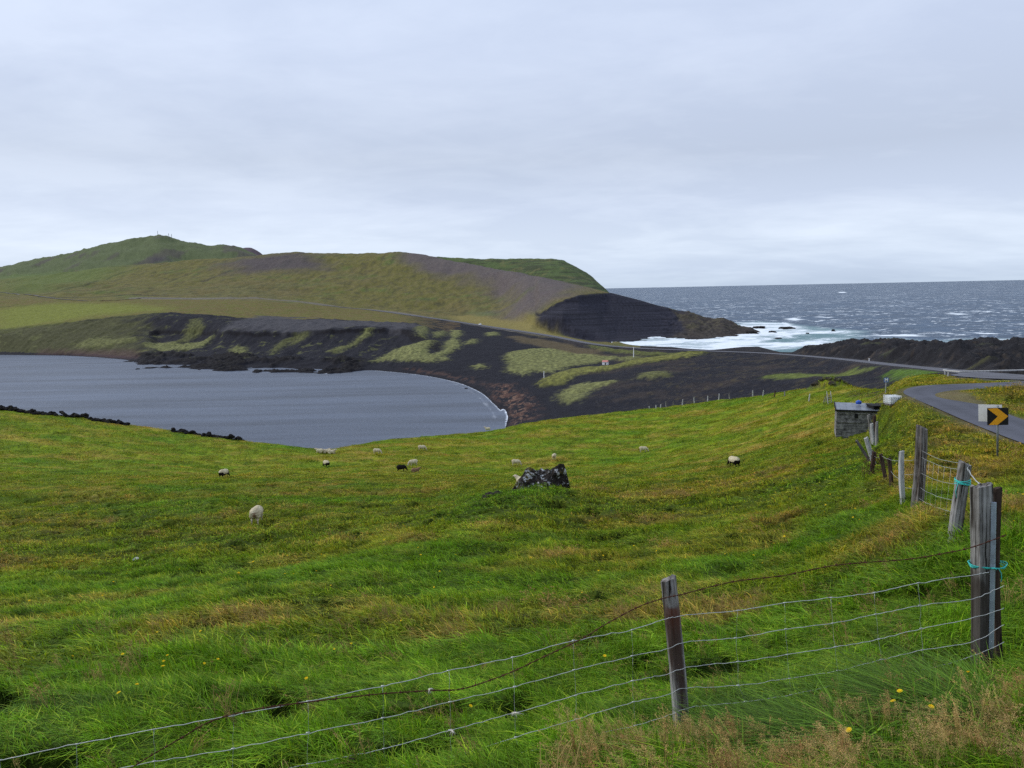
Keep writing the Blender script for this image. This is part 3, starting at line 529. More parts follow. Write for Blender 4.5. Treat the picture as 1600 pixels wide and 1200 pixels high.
# open sea: sheet out to the horizon, swell modelled where it can be seen
srows = np.array(seg(90, 450, .03)+seg(450, 1300, .0022)+seg(1300, 6000, .006)+seg(6000, 90000, .03)+[90000.])
scol = np.concatenate([np.linspace(-3, .02, 30), np.arange(.025, .80, .00125), np.exp(np.linspace(math.log(.81), math.log(3), 12))])
SX = srows[:, None]*scol[None, :]; SY = np.repeat(srows[:, None], len(scol), 1)
vis = (SX/SY > .05)
ca, sa = math.cos(-1.15), math.sin(-1.15); wx = SX*ca+SY*sa; wy = -SX*sa+SY*ca
amp = smooth((3800-SY)/3000)*vis
chop = (fbm(wx/26, wy/60, 301, 4)*1.0+fbm(wx/9, wy/14, 302, 3)*.38+fbm(wx/75, wy/150, 303, 2)*.8)
SZ = chop*amp*1.15
swell = smooth(fbm(wx/24, wy/70, 311, 5, gain=.65)*1.6+.5)
def W(*a): return np.array([water(*p) for p in a])
def Wz(*a): return np.array([water(1100+x*.2, 480+y*.2) for x, y in a])
foam = np.zeros_like(SX); shal = np.zeros_like(SX)
zone = Wz((-820, 210), (-780, 320), (-300, 340), (100, 360), (330, 370), (620, 400), (1000, 330), (1120, 285), (1250, 220), (1260, 180), (1020, 165), (850, 150), (700, 132), (620, 116), (430, 112), (270, 118), (200, 160), (0, 220))
zz = inpoly(SX, SY, zone, 14, 10, 30)
fl = fbm(wx/30, wy/55, 321, 5, gain=.6); fs = fbm(SX/60, SY/16, 322, 5, gain=.6)
bands = inpoly(SX, SY, Wz((-820, 215), (-780, 330), (-300, 325), (100, 335), (380, 325), (480, 345), (640, 325), (860, 305), (1085, 290), (1080, 268), (930, 255), (840, 262), (640, 275), (560, 258), (620, 238), (700, 215), (800, 222), (920, 200), (1050, 200), (1190, 190), (1130, 176), (950, 186), (840, 176), (740, 150), (640, 120), (480, 122), (290, 118), (200, 180), (0, 240)), 9, 14, 35, 5)
inner = inpoly(SX, SY, Wz((440, 222), (560, 232), (660, 248), (620, 275), (480, 272), (420, 245)), 8, 10, 25)+inpoly(SX, SY, Wz((470, 340), (620, 325), (800, 305), (960, 298), (900, 315), (760, 335), (620, 372)), 8, 6, 25)+inpoly(SX, SY, Wz((700, 218), (860, 205), (1020, 210), (1150, 205), (1100, 240), (860, 240), (720, 245)), 8, 6, 25)
shal = np.clip(zz*.9, 0, 1); foam = np.clip(zz*smooth((fs+fl*.6)*3.0+.15)*.5+bands*(.62+.5*smooth(fl*2+.6))-inner*.45, 0, 1)
coastf = inpoly(SX, SY, W((1380, 527), (1450, 531), (1560, 528), (1600, 530), (1600, 545), (1500, 548), (1400, 548)), 12, 8, 20); foam = np.clip(foam+coastf*smooth((fs+.1)*4)*.75, 0, 1); shal = np.clip(shal+coastf*.6, 0, 1)
for poly in (((1225, 498), (1245, 497), (1258, 499), (1240, 501)), ((1275, 494), (1300, 495), (1298, 497), (1272, 496)), ((1365, 522), (1440, 523), (1440, 526), (1362, 525)), ((1480, 489), (1512, 490), (1510, 492), (1478, 491)), ((1545, 533), (1568, 533.5), (1568, 536), (1545, 535)), ((1310, 456), (1322, 456), (1322, 457.5), (1310, 457.5))):
    foam = np.maximum(foam, inpoly(SX, SY, W(*poly), 7, 6, 20)*.95)
brk = smooth((foam-.5)*2)*bands
SZ = SZ*(1-shal*.4)+brk*fbm(wx/18, wy/30, 331, 4)*1.4
SZ = np.where(SY < 440, 0, SZ)-.15
M_SEA = water_mat('open_sea_water', (.030, .056, .092), .45, ((.05, 1.6), (.16, .8), (.6, .3), (2.2, .10)), .6, caps=True)
o = grid_mesh('sea', 0, 0, SX, SY, SZ, None, M_SEA, {'foam': foam, 'shallow': shal, 'swell': swell}); tag(o, kind='structure')
# bay
bro = np.array(seg(60, 120, .05)+seg(120, 900, .004)+[900.]); bco = np.concatenate([np.linspace(-2.2, -.8, 12), np.arange(-.79, .06, .0016)])
BX = bro[:, None]*bco[None, :]; BYY = np.repeat(bro[:, None], len(bco), 1)
hb = H(BX.ravel(), BYY.ravel()).reshape(BX.shape)
shore = smooth((.09+fbm(BX/7, BYY/14, 341, 3)*.10+hb)/.09)*smooth((BX/BYY-upx(575))/.02)*smooth((BYY-230)/30)
shore += .9*inpoly(BX, BYY, W((504, 578), (515, 580), (512, 584), (500, 583)), 2, 1, 5)
line2 = catmull([tuple(water(p, q))+(0,) for p, q in ((640, 585), (690, 592), (722, 605), (750, 622), (768, 642), (774, 655))], 8); d2, _ = polydist(BX, BYY, line2)
shore = np.clip(shore+smooth((.8-d2+fbm(BX/5, BYY/9, 342, 3)*1.5)/.9)*.28, 0, 1)
f_b = (BX[:-1, :-1] > -2200)
M_BAY = water_mat('sheltered_bay_water', (.064, .080, .112), .40, ((.10, .35), (.35, .22), (1.2, .10), (4, .035)), .55, bay=True)
o = grid_mesh('bay', 0, 0, BX, BYY, np.zeros_like(BX)+.04+fbm(BX/9, BYY/5, 351, 3)*.05, None, M_BAY, {'foam': shore}); tag(o, kind='structure')
# ------------------------------------------------------------------ sky and light
wd = bpy.data.worlds.new('World'); scn.world = wd; wd.use_nodes = True; t = wd.node_tree; t.nodes.clear()
SUN_EL, SUN_AZ = math.radians(34), math.radians(-70)
sky = N(t, 'ShaderNodeTexSky', sky_type='NISHITA'); sky.sun_disc = False; sky.sun_elevation = SUN_EL; sky.sun_rotation = SUN_AZ
g = N(t, 'ShaderNodeTexCoord').outputs['Generated']; sp = N(t, 'ShaderNodeSeparateXYZ'); t.links.new(g, sp.inputs[0])
zc = math_(t, 'MAXIMUM', sp.outputs[2], 0.0); den = math_(t, 'ADD', zc, .16)
cx = math_(t, 'DIVIDE', sp.outputs[0], den); cy = math_(t, 'DIVIDE', sp.outputs[1], den)
cv = N(t, 'ShaderNodeCombineXYZ'); t.links.new(cx, cv.inputs[0]); t.links.new(cy, cv.inputs[1]); cv = cv.outputs[0]
mpv = N(t, 'ShaderNodeMapping'); mpv.inputs['Rotation'].default_value = (0, 0, .35); mpv.inputs['Scale'].default_value = (.75, 1.0, 1); mpv.inputs['Location'].default_value = (2.3, .7, 0); t.links.new(cv, mpv.inputs[0]); cv = mpv.outputs[0]
big = noise(t, cv, .42, 5, .50, .35); mid = noise(t, cv, 1.6, 6, .56, .5); fine = noise(t, cv, 5, 5, .6, .4)
cl = math_(t, 'ADD', math_(t, 'MULTIPLY', big, 1.0), math_(t, 'ADD', math_(t, 'MULTIPLY', mid, .60), math_(t, 'MULTIPLY', fine, .22)))
fac = mrange(t, cl, .78, 1.04, 0, 1)
zen = mrange(t, zc, .02, .55, 0, 1)
base = N(t, 'ShaderNodeValToRGB'); cr = base.color_ramp; t.links.new(zc, base.inputs[0])
cr.elements[0].position = 0; cr.elements[0].color = (.52, .62, .77, 1); cr.elements[1].position = 1; cr.elements[1].color = (.70, .79, .98, 1)
for p, c_ in ((.022, (.60, .70, .86, 1)), (.06, (.67, .76, .91, 1)), (.10, (.62, .70, .86, 1)), (.16, (.55, .62, .76, 1)), (.28, (.61, .69, .86, 1)), (.42, (.68, .77, .95, 1))):
    e = cr.elements.new(p); e.color = c_
dark = mixc(t, 1.0, base.outputs[0], (.89, .90, .92), 'MULTIPLY'); lite = mixc(t, 1.0, base.outputs[0], (1.07, 1.06, 1.04), 'MULTIPLY')
cloud = mixc(t, fac, dark, lite)
sc10 = N(t, 'ShaderNodeVectorMath', operation='SCALE'); sc10.inputs['Scale'].default_value = 8.0; t.links.new(cloud, sc10.inputs[0])
mx = mixc(t, .94, sky.outputs[0], sc10.outputs[0])
bg = N(t, 'ShaderNodeBackground'); bg.inputs[1].default_value = .1; t.links.new(mx, bg.inputs[0])
wo = N(t, 'ShaderNodeOutputWorld'); t.links.new(bg.outputs[0], wo.inputs[0])
sl = bpy.data.lights.new('sun', 'SUN'); sl.energy = 1.5; sl.angle = math.radians(10); sl.color = (1, .96, .90); so = bpy.data.objects.new('sun', sl); COL.objects.link(so)
sd = Vector((math.sin(SUN_AZ)*math.cos(SUN_EL), math.cos(SUN_AZ)*math.cos(SUN_EL), math.sin(SUN_EL))); so.rotation_euler = sd.to_track_quat('Z', 'Y').to_euler(); so.location = (0, 0, 300)
scn.view_settings.view_transform = 'Standard'; scn.view_settings.look = 'None'; scn.view_settings.exposure = .48; scn.view_settings.gamma = 1; scn.view_settings.use_curve_mapping = False

scn.cycles.use_denoising = False
# ------------------------------------------------------------------ turf: many small tufts, wind-laid
def grass_mat(name, rough=.75, trans=.22):
    m, t = nt(name)
    a = N(t, 'ShaderNodeAttribute', attribute_name='tint', attribute_type='INSTANCER').outputs['Color']
    v = N(t, 'ShaderNodeVertexColor', layer_name='blade').outputs[0]
    col = mixc(t, 1.0, a, v, 'MULTIPLY')
    d = N(t, 'ShaderNodeBsdfPrincipled'); t.links.new(col, d.inputs['Base Color']); d.inputs['Roughness'].default_value = rough; d.inputs['Specular IOR Level'].default_value = .22
    tr = N(t, 'ShaderNodeBsdfTranslucent'); t.links.new(mixc(t, 1.0, col, (1.1, 1.15, .7), 'MULTIPLY'), tr.inputs[0])
    ms_ = N(t, 'ShaderNodeMixShader'); ms_.inputs[0].default_value = trans; t.links.new(d.outputs[0], ms_.inputs[1]); t.links.new(tr.outputs[0], ms_.inputs[2])
    o = N(t, 'ShaderNodeOutputMaterial'); t.links.new(ms_.outputs[0], o.inputs[0]); return m
M_BLADE = grass_mat('grass_blades'); M_SEED = grass_mat('seed_heads', .9, .2)
def raw_mesh(name, V, F, mat, cols=None):
    me = bpy.data.meshes.new(name); me.from_pydata([tuple(v) for v in V], [], F)
    if cols is not None:
        at = me.attributes.new('blade', 'FLOAT_COLOR', 'POINT'); at.data.foreach_set('color', np.concatenate([np.asarray(cols), np.ones((len(V), 1))], 1).astype(np.float32).ravel())
    me.materials.append(mat); return me
def tuft(name, n, rad, h0, h1, w, lean, r_, segs=3, dry=.15):
    V, F, Cc = [], [], []
    for _ in range(n):
        a = r_.uniform(0, 2*math.pi); q = rad*math.sqrt(r_.random()); bx, by = q*math.cos(a), q*math.sin(a)
        h = r_.uniform(h0, h1)*(1-.35*(q/rad)**2); th = r_.normal(0, .85); L = abs(r_.normal(lean, lean*.45)); ww = w*r_.uniform(.6, 1.2)
        dx, dy = math.cos(th), math.sin(th); fa = r_.uniform(0, math.pi); px, py = math.cos(fa)*ww*.5, math.sin(fa)*ww*.5
        k = r_.random(); val = r_.uniform(.38, 1.65)
        tint = np.array([1, 1, 1.])*val
        if k < dry: tint = np.array([1.9, 1.25, 1.6])*val
        elif k < dry+.2: tint = np.array([1.25, 1.1, .8])*val
        b = len(V)
        for s in range(segs+1):
            f = s/segs; z = h*math.sin(min(f*(1.35-.4*min(L, 1)), 1.5)) if L > .3 else h*f
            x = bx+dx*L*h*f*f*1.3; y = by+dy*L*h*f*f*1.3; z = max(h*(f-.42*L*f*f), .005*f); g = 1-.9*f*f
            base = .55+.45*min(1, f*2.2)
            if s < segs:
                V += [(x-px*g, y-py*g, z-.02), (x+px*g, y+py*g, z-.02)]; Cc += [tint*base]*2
                if s: F.append((b+2*s-2, b+2*s-1, b+2*s+1, b+2*s))
            else: V.append((x, y, z-.02)); Cc.append(tint); F.append((b+2*s-2, b+2*s-1, b+2*s))
    return raw_mesh(name, V, F, M_BLADE, np.array(Cc))
def stalks(name, n, rad, h0, h1, r_, head=.12, dens=26, leaf=.010):
    V, F, Cc = [], [], []
    for _ in range(n):
        a = r_.uniform(0, 6.283); q = rad*r_.random(); bx, by = q*math.cos(a), q*math.sin(a); h = r_.uniform(h0, h1)
        th = r_.normal(0, .7); L = abs(r_.normal(.45, .25)); dx, dy = math.cos(th), math.sin(th); S = 6
        P = [np.array([bx+dx*L*h*f*f, by+dy*L*h*f*f, h*(f-.25*L*f*f)]) for f in np.linspace(0, 1, S+1)]
        b = len(V); w = .0012*(1+h)
        for p in P:
            V += [p+(-w, 0, 0), p+(w, w, 0), p+(0, -w, 0)]; Cc += [np.array([.9, .95, .8])]*3
        for s in range(S):
            for k in range(3): F.append((b+3*s+k, b+3*s+(k+1) % 3, b+3*s+3+(k+1) % 3, b+3*s+3+k))
        val = r_.uniform(.75, 1.3); hd = head*r_.uniform(.7, 1.3)
        for _k in range(dens):
            f = 1-(hd/h)*r_.random(); i = min(int(f*S), S-1); c = P[i]+(P[i+1]-P[i])*(f*S-i)
            sp = hd*.26*(.35+math.sin((1-f)*h/hd*3.0))
            c = c+r_.normal(0, 1, 3)*sp*.55; d = r_.normal(0, 1, 3); d /= np.linalg.norm(d); e = np.cross(d, r_.normal(0, 1, 3)); e /= np.linalg.norm(e)+1e-6; k0 = len(V)
            V += [c-d*leaf*.9, c+e*leaf*.32, c+d*leaf*.9, c-e*leaf*.32]; F.append((k0, k0+1, k0+2, k0+3)); Cc += [np.array([1.1, 1, 1])*val*r_.uniform(.7, 1.3)]*4
    return raw_mesh(name, V, F, M_SEED, np.array(Cc))
def scatter(name, protos, P, rot, sc, idx, tint, kind='stuff', label=None):
    col = bpy.data.collections.new(name+'_kinds')
    for i, me in enumerate(protos):
        o = bpy.data.objects.new('%s_kind_%02d' % (name, i), me); col.objects.link(o)
    me = bpy.data.meshes.new(name); n = len(P); me.vertices.add(n); me.vertices.foreach_set('co', P.astype(np.float32).ravel())
    for k, ty, f, v in (('rot', 'FLOAT_VECTOR', 'vector', rot), ('size', 'FLOAT_VECTOR', 'vector', sc), ('kindno', 'INT', 'value', idx), ('tint', 'FLOAT_COLOR', 'color', np.concatenate([tint, np.ones((n, 1))], 1))):
        at = me.attributes.new(k, ty, 'POINT'); at.data.foreach_set(f, (v.astype(np.int32) if ty == 'INT' else v.astype(np.float32)).ravel())
    o = bpy.data.objects.new(name, me); COL.objects.link(o)
    g = bpy.data.node_groups.new(name, 'GeometryNodeTree'); g.interface.new_socket('Geometry', in_out='INPUT', socket_type='NodeSocketGeometry'); g.interface.new_socket('Geometry', in_out='OUTPUT', socket_type='NodeSocketGeometry')
    gi = g.nodes.new('NodeGroupInput'); go = g.nodes.new('NodeGroupOutput'); ins = g.nodes.new('GeometryNodeInstanceOnPoints'); ci = g.nodes.new('GeometryNodeCollectionInfo')
    ci.inputs['Collection'].default_value = col; ci.inputs['Separate Children'].default_value = True; ci.inputs['Reset Children'].default_value = True
    def na(k, ty):
        x = g.nodes.new('GeometryNodeInputNamedAttribute'); x.data_type = ty; x.inputs['Name'].default_value = k; return x.outputs['Attribute']
    mp = g.nodes.new('GeometryNodeMeshToPoints'); g.links.new(gi.outputs[0], mp.inputs[0]); g.links.new(mp.outputs[0], ins.inputs['Points'])
    g.links.new(ci.outputs[0], ins.inputs['Instance']); ins.inputs['Pick Instance'].default_value = True
    g.links.new(na('kindno', 'INT'), ins.inputs['Instance Index'])
    er = g.nodes.new('FunctionNodeEulerToRotation'); g.links.new(na('rot', 'FLOAT_VECTOR'), er.inputs[0]); g.links.new(er.outputs[0], ins.inputs['Rotation'])
    g.links.new(na('size', 'FLOAT_VECTOR'), ins.inputs['Scale']); g.links.new(ins.outputs[0], go.inputs[0])
    md = o.modifiers.new('scatter', 'NODES'); md.node_group = g
    return tag(o, label, kind=kind)
rr = np.random.default_rng(5)
LOD = []
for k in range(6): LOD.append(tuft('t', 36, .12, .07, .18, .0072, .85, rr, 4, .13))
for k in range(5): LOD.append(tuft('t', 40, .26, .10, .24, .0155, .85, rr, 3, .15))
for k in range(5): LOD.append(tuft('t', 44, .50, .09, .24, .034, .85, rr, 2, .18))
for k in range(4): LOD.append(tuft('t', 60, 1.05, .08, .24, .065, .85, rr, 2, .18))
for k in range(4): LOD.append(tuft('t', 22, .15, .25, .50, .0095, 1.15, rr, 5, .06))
RAN = ((0, 6), (6, 11), (11, 16), (16, 20))
c7 = lambda u: np.interp(u, US, KY[ix('c7')])
BUILD = [(gxy(1352, 57.5, 670).x, gxy(1352, 57.5, 670).y+.4, 2.1)]
def place_ok(x, y, m=.25):
    ok = y < c7(x/y)*1.012
    d1 = polydist(x, y, SIDE)[0]; d2 = polydist(x, y, MAIN)[0]; ok &= (d1 > 1.75+m) & (d2 > 4.2)
    for bx, by, br in BUILD: ok &= np.hypot(x-bx, (y-by)) > br
    return ok
XS, YS, LV = [], [], []
for lv, (y0, y1, dn) in enumerate(((.9, 9.5, 150), (9.5, 28, 34), (28, 72, 7.5), (72, 152, 2.0))):
    U = (1.7, .98, .90, .86)[lv]; n = int(U*(y1**2-y0**2)*dn); y = np.sqrt(rr.uniform(y0**2, y1**2, n)); u = rr.uniform(-U, U, n)
    XS.append(u*y); YS.append(y); LV.append(np.clip(np.searchsorted([9.5, 28, 72], y*np.exp(rr.normal(0, .10, n))), 0, 3))
x = np.concatenate(XS); y = np.concatenate(YS); lv = np.concatenate(LV)
ok = place_ok(x, y); x, y, lv = x[ok], y[ok], lv[ok]; n = len(x)
pk = pits(x, y)*smooth((78-y)/30); ok = rr.random(len(x)) > .93*pk; x, y, lv = x[ok], y[ok], lv[ok]; n = len(x)
z = H(x, y); col_, dry_ = pasture_colour(x, y)
clump = fbm(x/.55, y/.45, 401, 3); clump2 = fbm(x/2.4, y/1.8, 402, 3)
sw = fbm(x/1.8, y/1.8, 403, 2); ang = math.pi+.35+sw*2.2+rr.normal(0, .45, n)
hs = np.clip(1.0+clump*1.5+clump2*.9-dry_*.15, .16, 2.2); hs *= np.where(lv == 0, 1.0, np.where(lv == 3, .85, .95))
hs *= 1-.45*smooth(y/60)*(1-np.clip(clump2*2, 0, 1))
ws = rr.uniform(.85, 1.2, n)
idx = np.array([rr.integers(*RAN[l]) for l in range(4) for _ in (0,)])[lv]*0
for l in range(4): m = lv == l; idx[m] = rr.integers(RAN[l][0], RAN[l][1], m.sum())
# slope tilt so that big tufts lie on the turf
e = .3; sx_ = np.arctan((H(x+e, y)-H(x-e, y))/(2*e)); sy_ = np.arctan((H(x, y+e)-H(x, y-e))/(2*e))
tint = col_*rr.uniform(.68, 1.38, (n, 1))*(1+.30*np.clip(clump, -1, 1))[:, None]
# long rank grass in the hollow before the fence and at post feet
m = 800; lu = rr.uniform(.28, .66, m); ly = 3.9+rr.random(m)*1.05; keep = rr.random(m) < smooth(.35+fbm(lu*ly/.5, ly/.5, 404, 2)*2); lu, ly = lu[keep], ly[keep]; lx = lu*ly
lc = np.tile(C(.075, .150, .014), (len(lx), 1))*rr.uniform(.35, 1.8, (len(lx), 1))
P_ = np.concatenate([np.stack([x, y, z], 1), np.stack([lx, ly, H(lx, ly)], 1)])
R_ = np.concatenate([np.stack([sy_*0, sx_*0, ang], 1), np.stack([lx*0, lx*0, rr.normal(3.4, .9, len(lx))], 1)])
S_ = np.concatenate([np.stack([ws, ws, hs], 1), np.stack([1+lx*0, 1+lx*0, rr.uniform(.4, .75, len(lx))], 1)])
tiltmask = np.concatenate([lv >= 2, np.zeros(len(lx), bool)])
I_ = np.concatenate([idx, rr.integers(20, 24, len(lx))]); T_ = np.concatenate([tint, lc])
# coarse tufts: tilt with the ground (rotate about world x/y after the spin)
from mathutils import Euler
for k in np.nonzero(tiltmask)[0]:
    e_ = (Matrix.Rotation(sy_[k], 3, 'X') @ Matrix.Rotation(-sx_[k], 3, 'Y') @ Matrix.Rotation(ang[k], 3, 'Z')).to_euler(); R_[k] = e_
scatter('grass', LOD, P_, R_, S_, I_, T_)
# seeding grass: pale stalks, thick on the verge in front of the fence, thin in the dry patches
SK = [stalks('s', 9, .10, .16, .30, rr, .06, 14, .006) for _ in range(4)]+[stalks('s', 12, .13, .30, .52, rr, .13, 44, .0075) for _ in range(4)]+[stalks('s', 16, .4, .14, .26, rr, .07, 8, .020) for _ in range(3)]
xs, ys, ks, ss, ts = [], [], [], [], []
n = 5200; yy = np.sqrt(rr.uniform(3**2, 13**2, n)); uu = rr.uniform(-.85, .85, n); xx = uu*yy; c_, d_ = pasture_colour(xx, yy)
p = smooth((d_+fbm(xx/.6, yy/.6, 411, 3)*.7-.28)*2)*.85+.05; k = (rr.random(n) < p) & place_ok(xx, yy); xs.append(xx[k]); ys.append(yy[k]); ks.append(rr.integers(0, 4, k.sum())); ss.append(rr.uniform(.7, 1.15, k.sum())); ts.append(np.tile(C(.36, .25, .10), (k.sum(), 1)))
n = 9000; yy = np.sqrt(rr.uniform(13**2, 48**2, n)); uu = rr.uniform(-.85, .85, n); xx = uu*yy; c_, d_ = pasture_colour(xx, yy)
p = smooth((d_-.35)*2.2); k = (rr.random(n) < p) & place_ok(xx, yy); xs.append(xx[k]); ys.append(yy[k]); ks.append(rr.integers(8, 11, k.sum())); ss.append(rr.uniform(.7, 1.2, k.sum())); ts.append(np.tile(C(.34, .24, .09), (k.sum(), 1)))
n = 640; uu = rr.uniform(.05, .82, n); yy = rr.uniform(3.1, 4.6, n); xx = uu*yy; f = fbm(xx/.45, yy/.35, 412, 3)+.85*np.exp(-((xx-.80)/.55)**2-((yy-4.25)/.3)**2)+.45*np.exp(-((xx-2.55)/.5)**2-((yy-4.0)/.6)**2)+.25*np.exp(-((xx-1.6)/.5)**2-((yy-4.0)/.25)**2)-.35*np.exp(-((xx-2.2)/.6)**2-((yy-4.8)/.35)**2)
k = rr.random(n) < smooth((f-.02)*2.2)*.8+.03; xs.append(xx[k]); ys.append(yy[k]); ks.append(rr.integers(4, 8, k.sum())); ss.append(rr.uniform(.28, .54, k.sum()))
tt = np.where(rr.random((k.sum(), 1)) < .08, C(.32, .17, .07), np.where(rr.random((k.sum(), 1)) < .5, C(.50, .35, .14), C(.46, .35, .15))); ts.append(tt)
xs, ys, ks, ss, ts = map(np.concatenate, (xs, ys, ks, ss, ts)); n = len(xs)
scatter('seeding_grass', SK, np.stack([xs, ys, H(xs, ys)+.02], 1), np.stack([xs*0, xs*0, rr.normal(3.4, .8, n)], 1), np.stack([ss*1.0]*3, 1), ks, ts*rr.uniform(.75, 1.25, (n, 1)))
# yellow hawkbit flowers
def flower(r_):
    V, F, Cc = [], [], []
    h = r_.uniform(.14, .22); w = .0012
    for z_ in (0, h):
        V += [(-w, 0, z_), (w, w, z_), (0, -w, z_)]; Cc += [np.array([.3, .5, .1])*.3]*3
    F += [(0, 1, 4, 3), (1, 2, 5, 4), (2, 0, 3, 5)]
    for ring, (rad, zz_, cc) in enumerate(((.016, .004, (1, 1, 1)), (.010, .008, (1, .85, .6)))):
        for a in range(11):
            th = a*.571+ring*.3; t0, t1 = th-.22, th+.22; b = len(V)
            V += [(0, 0, h), (rad*.9*math.cos(t0), rad*.9*math.sin(t0), h+zz_), (rad*1.1*math.cos(th), rad*1.1*math.sin(th), h+zz_+.001), (rad*.9*math.cos(t1), rad*.9*math.sin(t1), h+zz_)]; F.append((b, b+1, b+2, b+3)); Cc += [np.array(cc)]*4
    return raw_mesh('f', V, F, M_SEED, np.array(Cc))
n = 1500; yy = np.sqrt(rr.uniform(4.5**2, 24**2, n)); uu = rr.uniform(-.7, .75, n); xx = uu*yy; f = fbm(xx/1.5, yy/1.5, 421, 3); k = (f > .26) & (rr.random(n) < .45) & place_ok(xx, yy); xx, yy = xx[k], yy[k]
fp = [land(p_, q_)-(0, .12) for p_, q_ in ((1161, 1166), (1405, 1117), (1433, 1131), (1506, 1102), (1336, 1175), (222, 1104), (214, 1105), (262, 1053), (273, 1046), (321, 1049), (214, 1082), (343, 1049), (1401, 1134))]
xx = np.concatenate([xx, [a[0] for a in fp]]); yy = np.concatenate([yy, [a[1] for a in fp]]); n = len(xx); s_ = np.where(np.arange(n) < n-len(fp), rr.uniform(.8, 1.3, n)*np.clip(yy/12, .9, 1.7), 1.0)
scatter('yellow_wildflowers', [flower(rr) for _ in range(3)], np.stack([xx, yy, H(xx, yy)+.01], 1), np.stack([rr.normal(.25, .15, n), rr.normal(0, .2, n), rr.uniform(0, 6, n)], 1), np.stack([s_]*3, 1), rr.integers(0, 3, n), np.tile(C(.85, .66, .02), (n, 1)))
# ------------------------------------------------------------------ mesh builder
class MB:
    def __init__(s): s.v = []; s.f = []; s.m = []
    def add(s, V, F, mi=0):
        b = len(s.v); s.v += [tuple(float(c) for c in v) for v in V]; s.f += [tuple(b+i for i in f) for f in F]; s.m += [mi]*len(F); return s
    def box(s, c, d, rot=None, mi=0, bev=0.0):
        bm = bmesh.new(); bmesh.ops.create_cube(bm, size=1); bmesh.ops.scale(bm, vec=d, verts=bm.verts)
        if bev: bmesh.ops.bevel(bm, geom=bm.edges[:], offset=bev, segments=2, affect='EDGES', profile=.6)
        if rot is not None: bmesh.ops.rotate(bm, cent=(0, 0, 0), matrix=rot, verts=bm.verts)
        bmesh.ops.translate(bm, vec=c, verts=bm.verts); bm.verts.index_update()
        s.add([v.co for v in bm.verts], [[v.index for v in f.verts] for f in bm.faces], mi); bm.free(); return s
    def tube(s, pts, r, n=6, mi=0, cap=True):
        P = [Vector(p) for p in pts]; V, F = [], []; up = Vector((0, 0, 1))
        for i, p in enumerate(P):
            t_ = (P[min(i+1, len(P)-1)]-P[max(i-1, 0)]).normalized(); a = t_.cross(up)
            if a.length < .05: a = t_.cross(Vector((0, 1, 0)))
            a.normalize(); b = a.cross(t_); rad = r[i] if hasattr(r, '__len__') else r
            V += [p+(a*math.cos(k*2*math.pi/n)+b*math.sin(k*2*math.pi/n))*rad for k in range(n)]
        for i in range(len(P)-1):
            for k in range(n): F.append((i*n+k, i*n+(k+1) % n, (i+1)*n+(k+1) % n, (i+1)*n+k))
        if cap: F += [tuple(range(n))[::-1], tuple((len(P)-1)*n+k for k in range(n))]
        return s.add(V, F, mi)
    def build(s, name, mats, parent=None, smooth_=False, loc=None):
        me = bpy.data.meshes.new(name); me.from_pydata(s.v, [], s.f); mats = mats if isinstance(mats, (list, tuple)) else [mats]
        for m_ in mats: me.materials.append(m_)
        if len(mats) > 1: me.polygons.foreach_set('material_index', np.array(s.m, np.int32))
        if smooth_: me.polygons.foreach_set('use_smooth', np.ones(len(s.f), bool))
        me.update(); o = bpy.data.objects.new(name, me); COL.objects.link(o)
        if parent: o.parent = parent
        if loc is not None: o.location = loc
        return o
def dupe(root, loc=None, rz=None, sc=None):
    r = root.copy(); COL.objects.link(r)
    if loc is not None: r.location = loc
    if rz is not None: r.rotation_euler[2] = rz
    if sc is not None: r.scale = (sc,)*3
    for ch in list(root.children):
        c = ch.copy(); COL.objects.link(c); c.parent = r
    return r
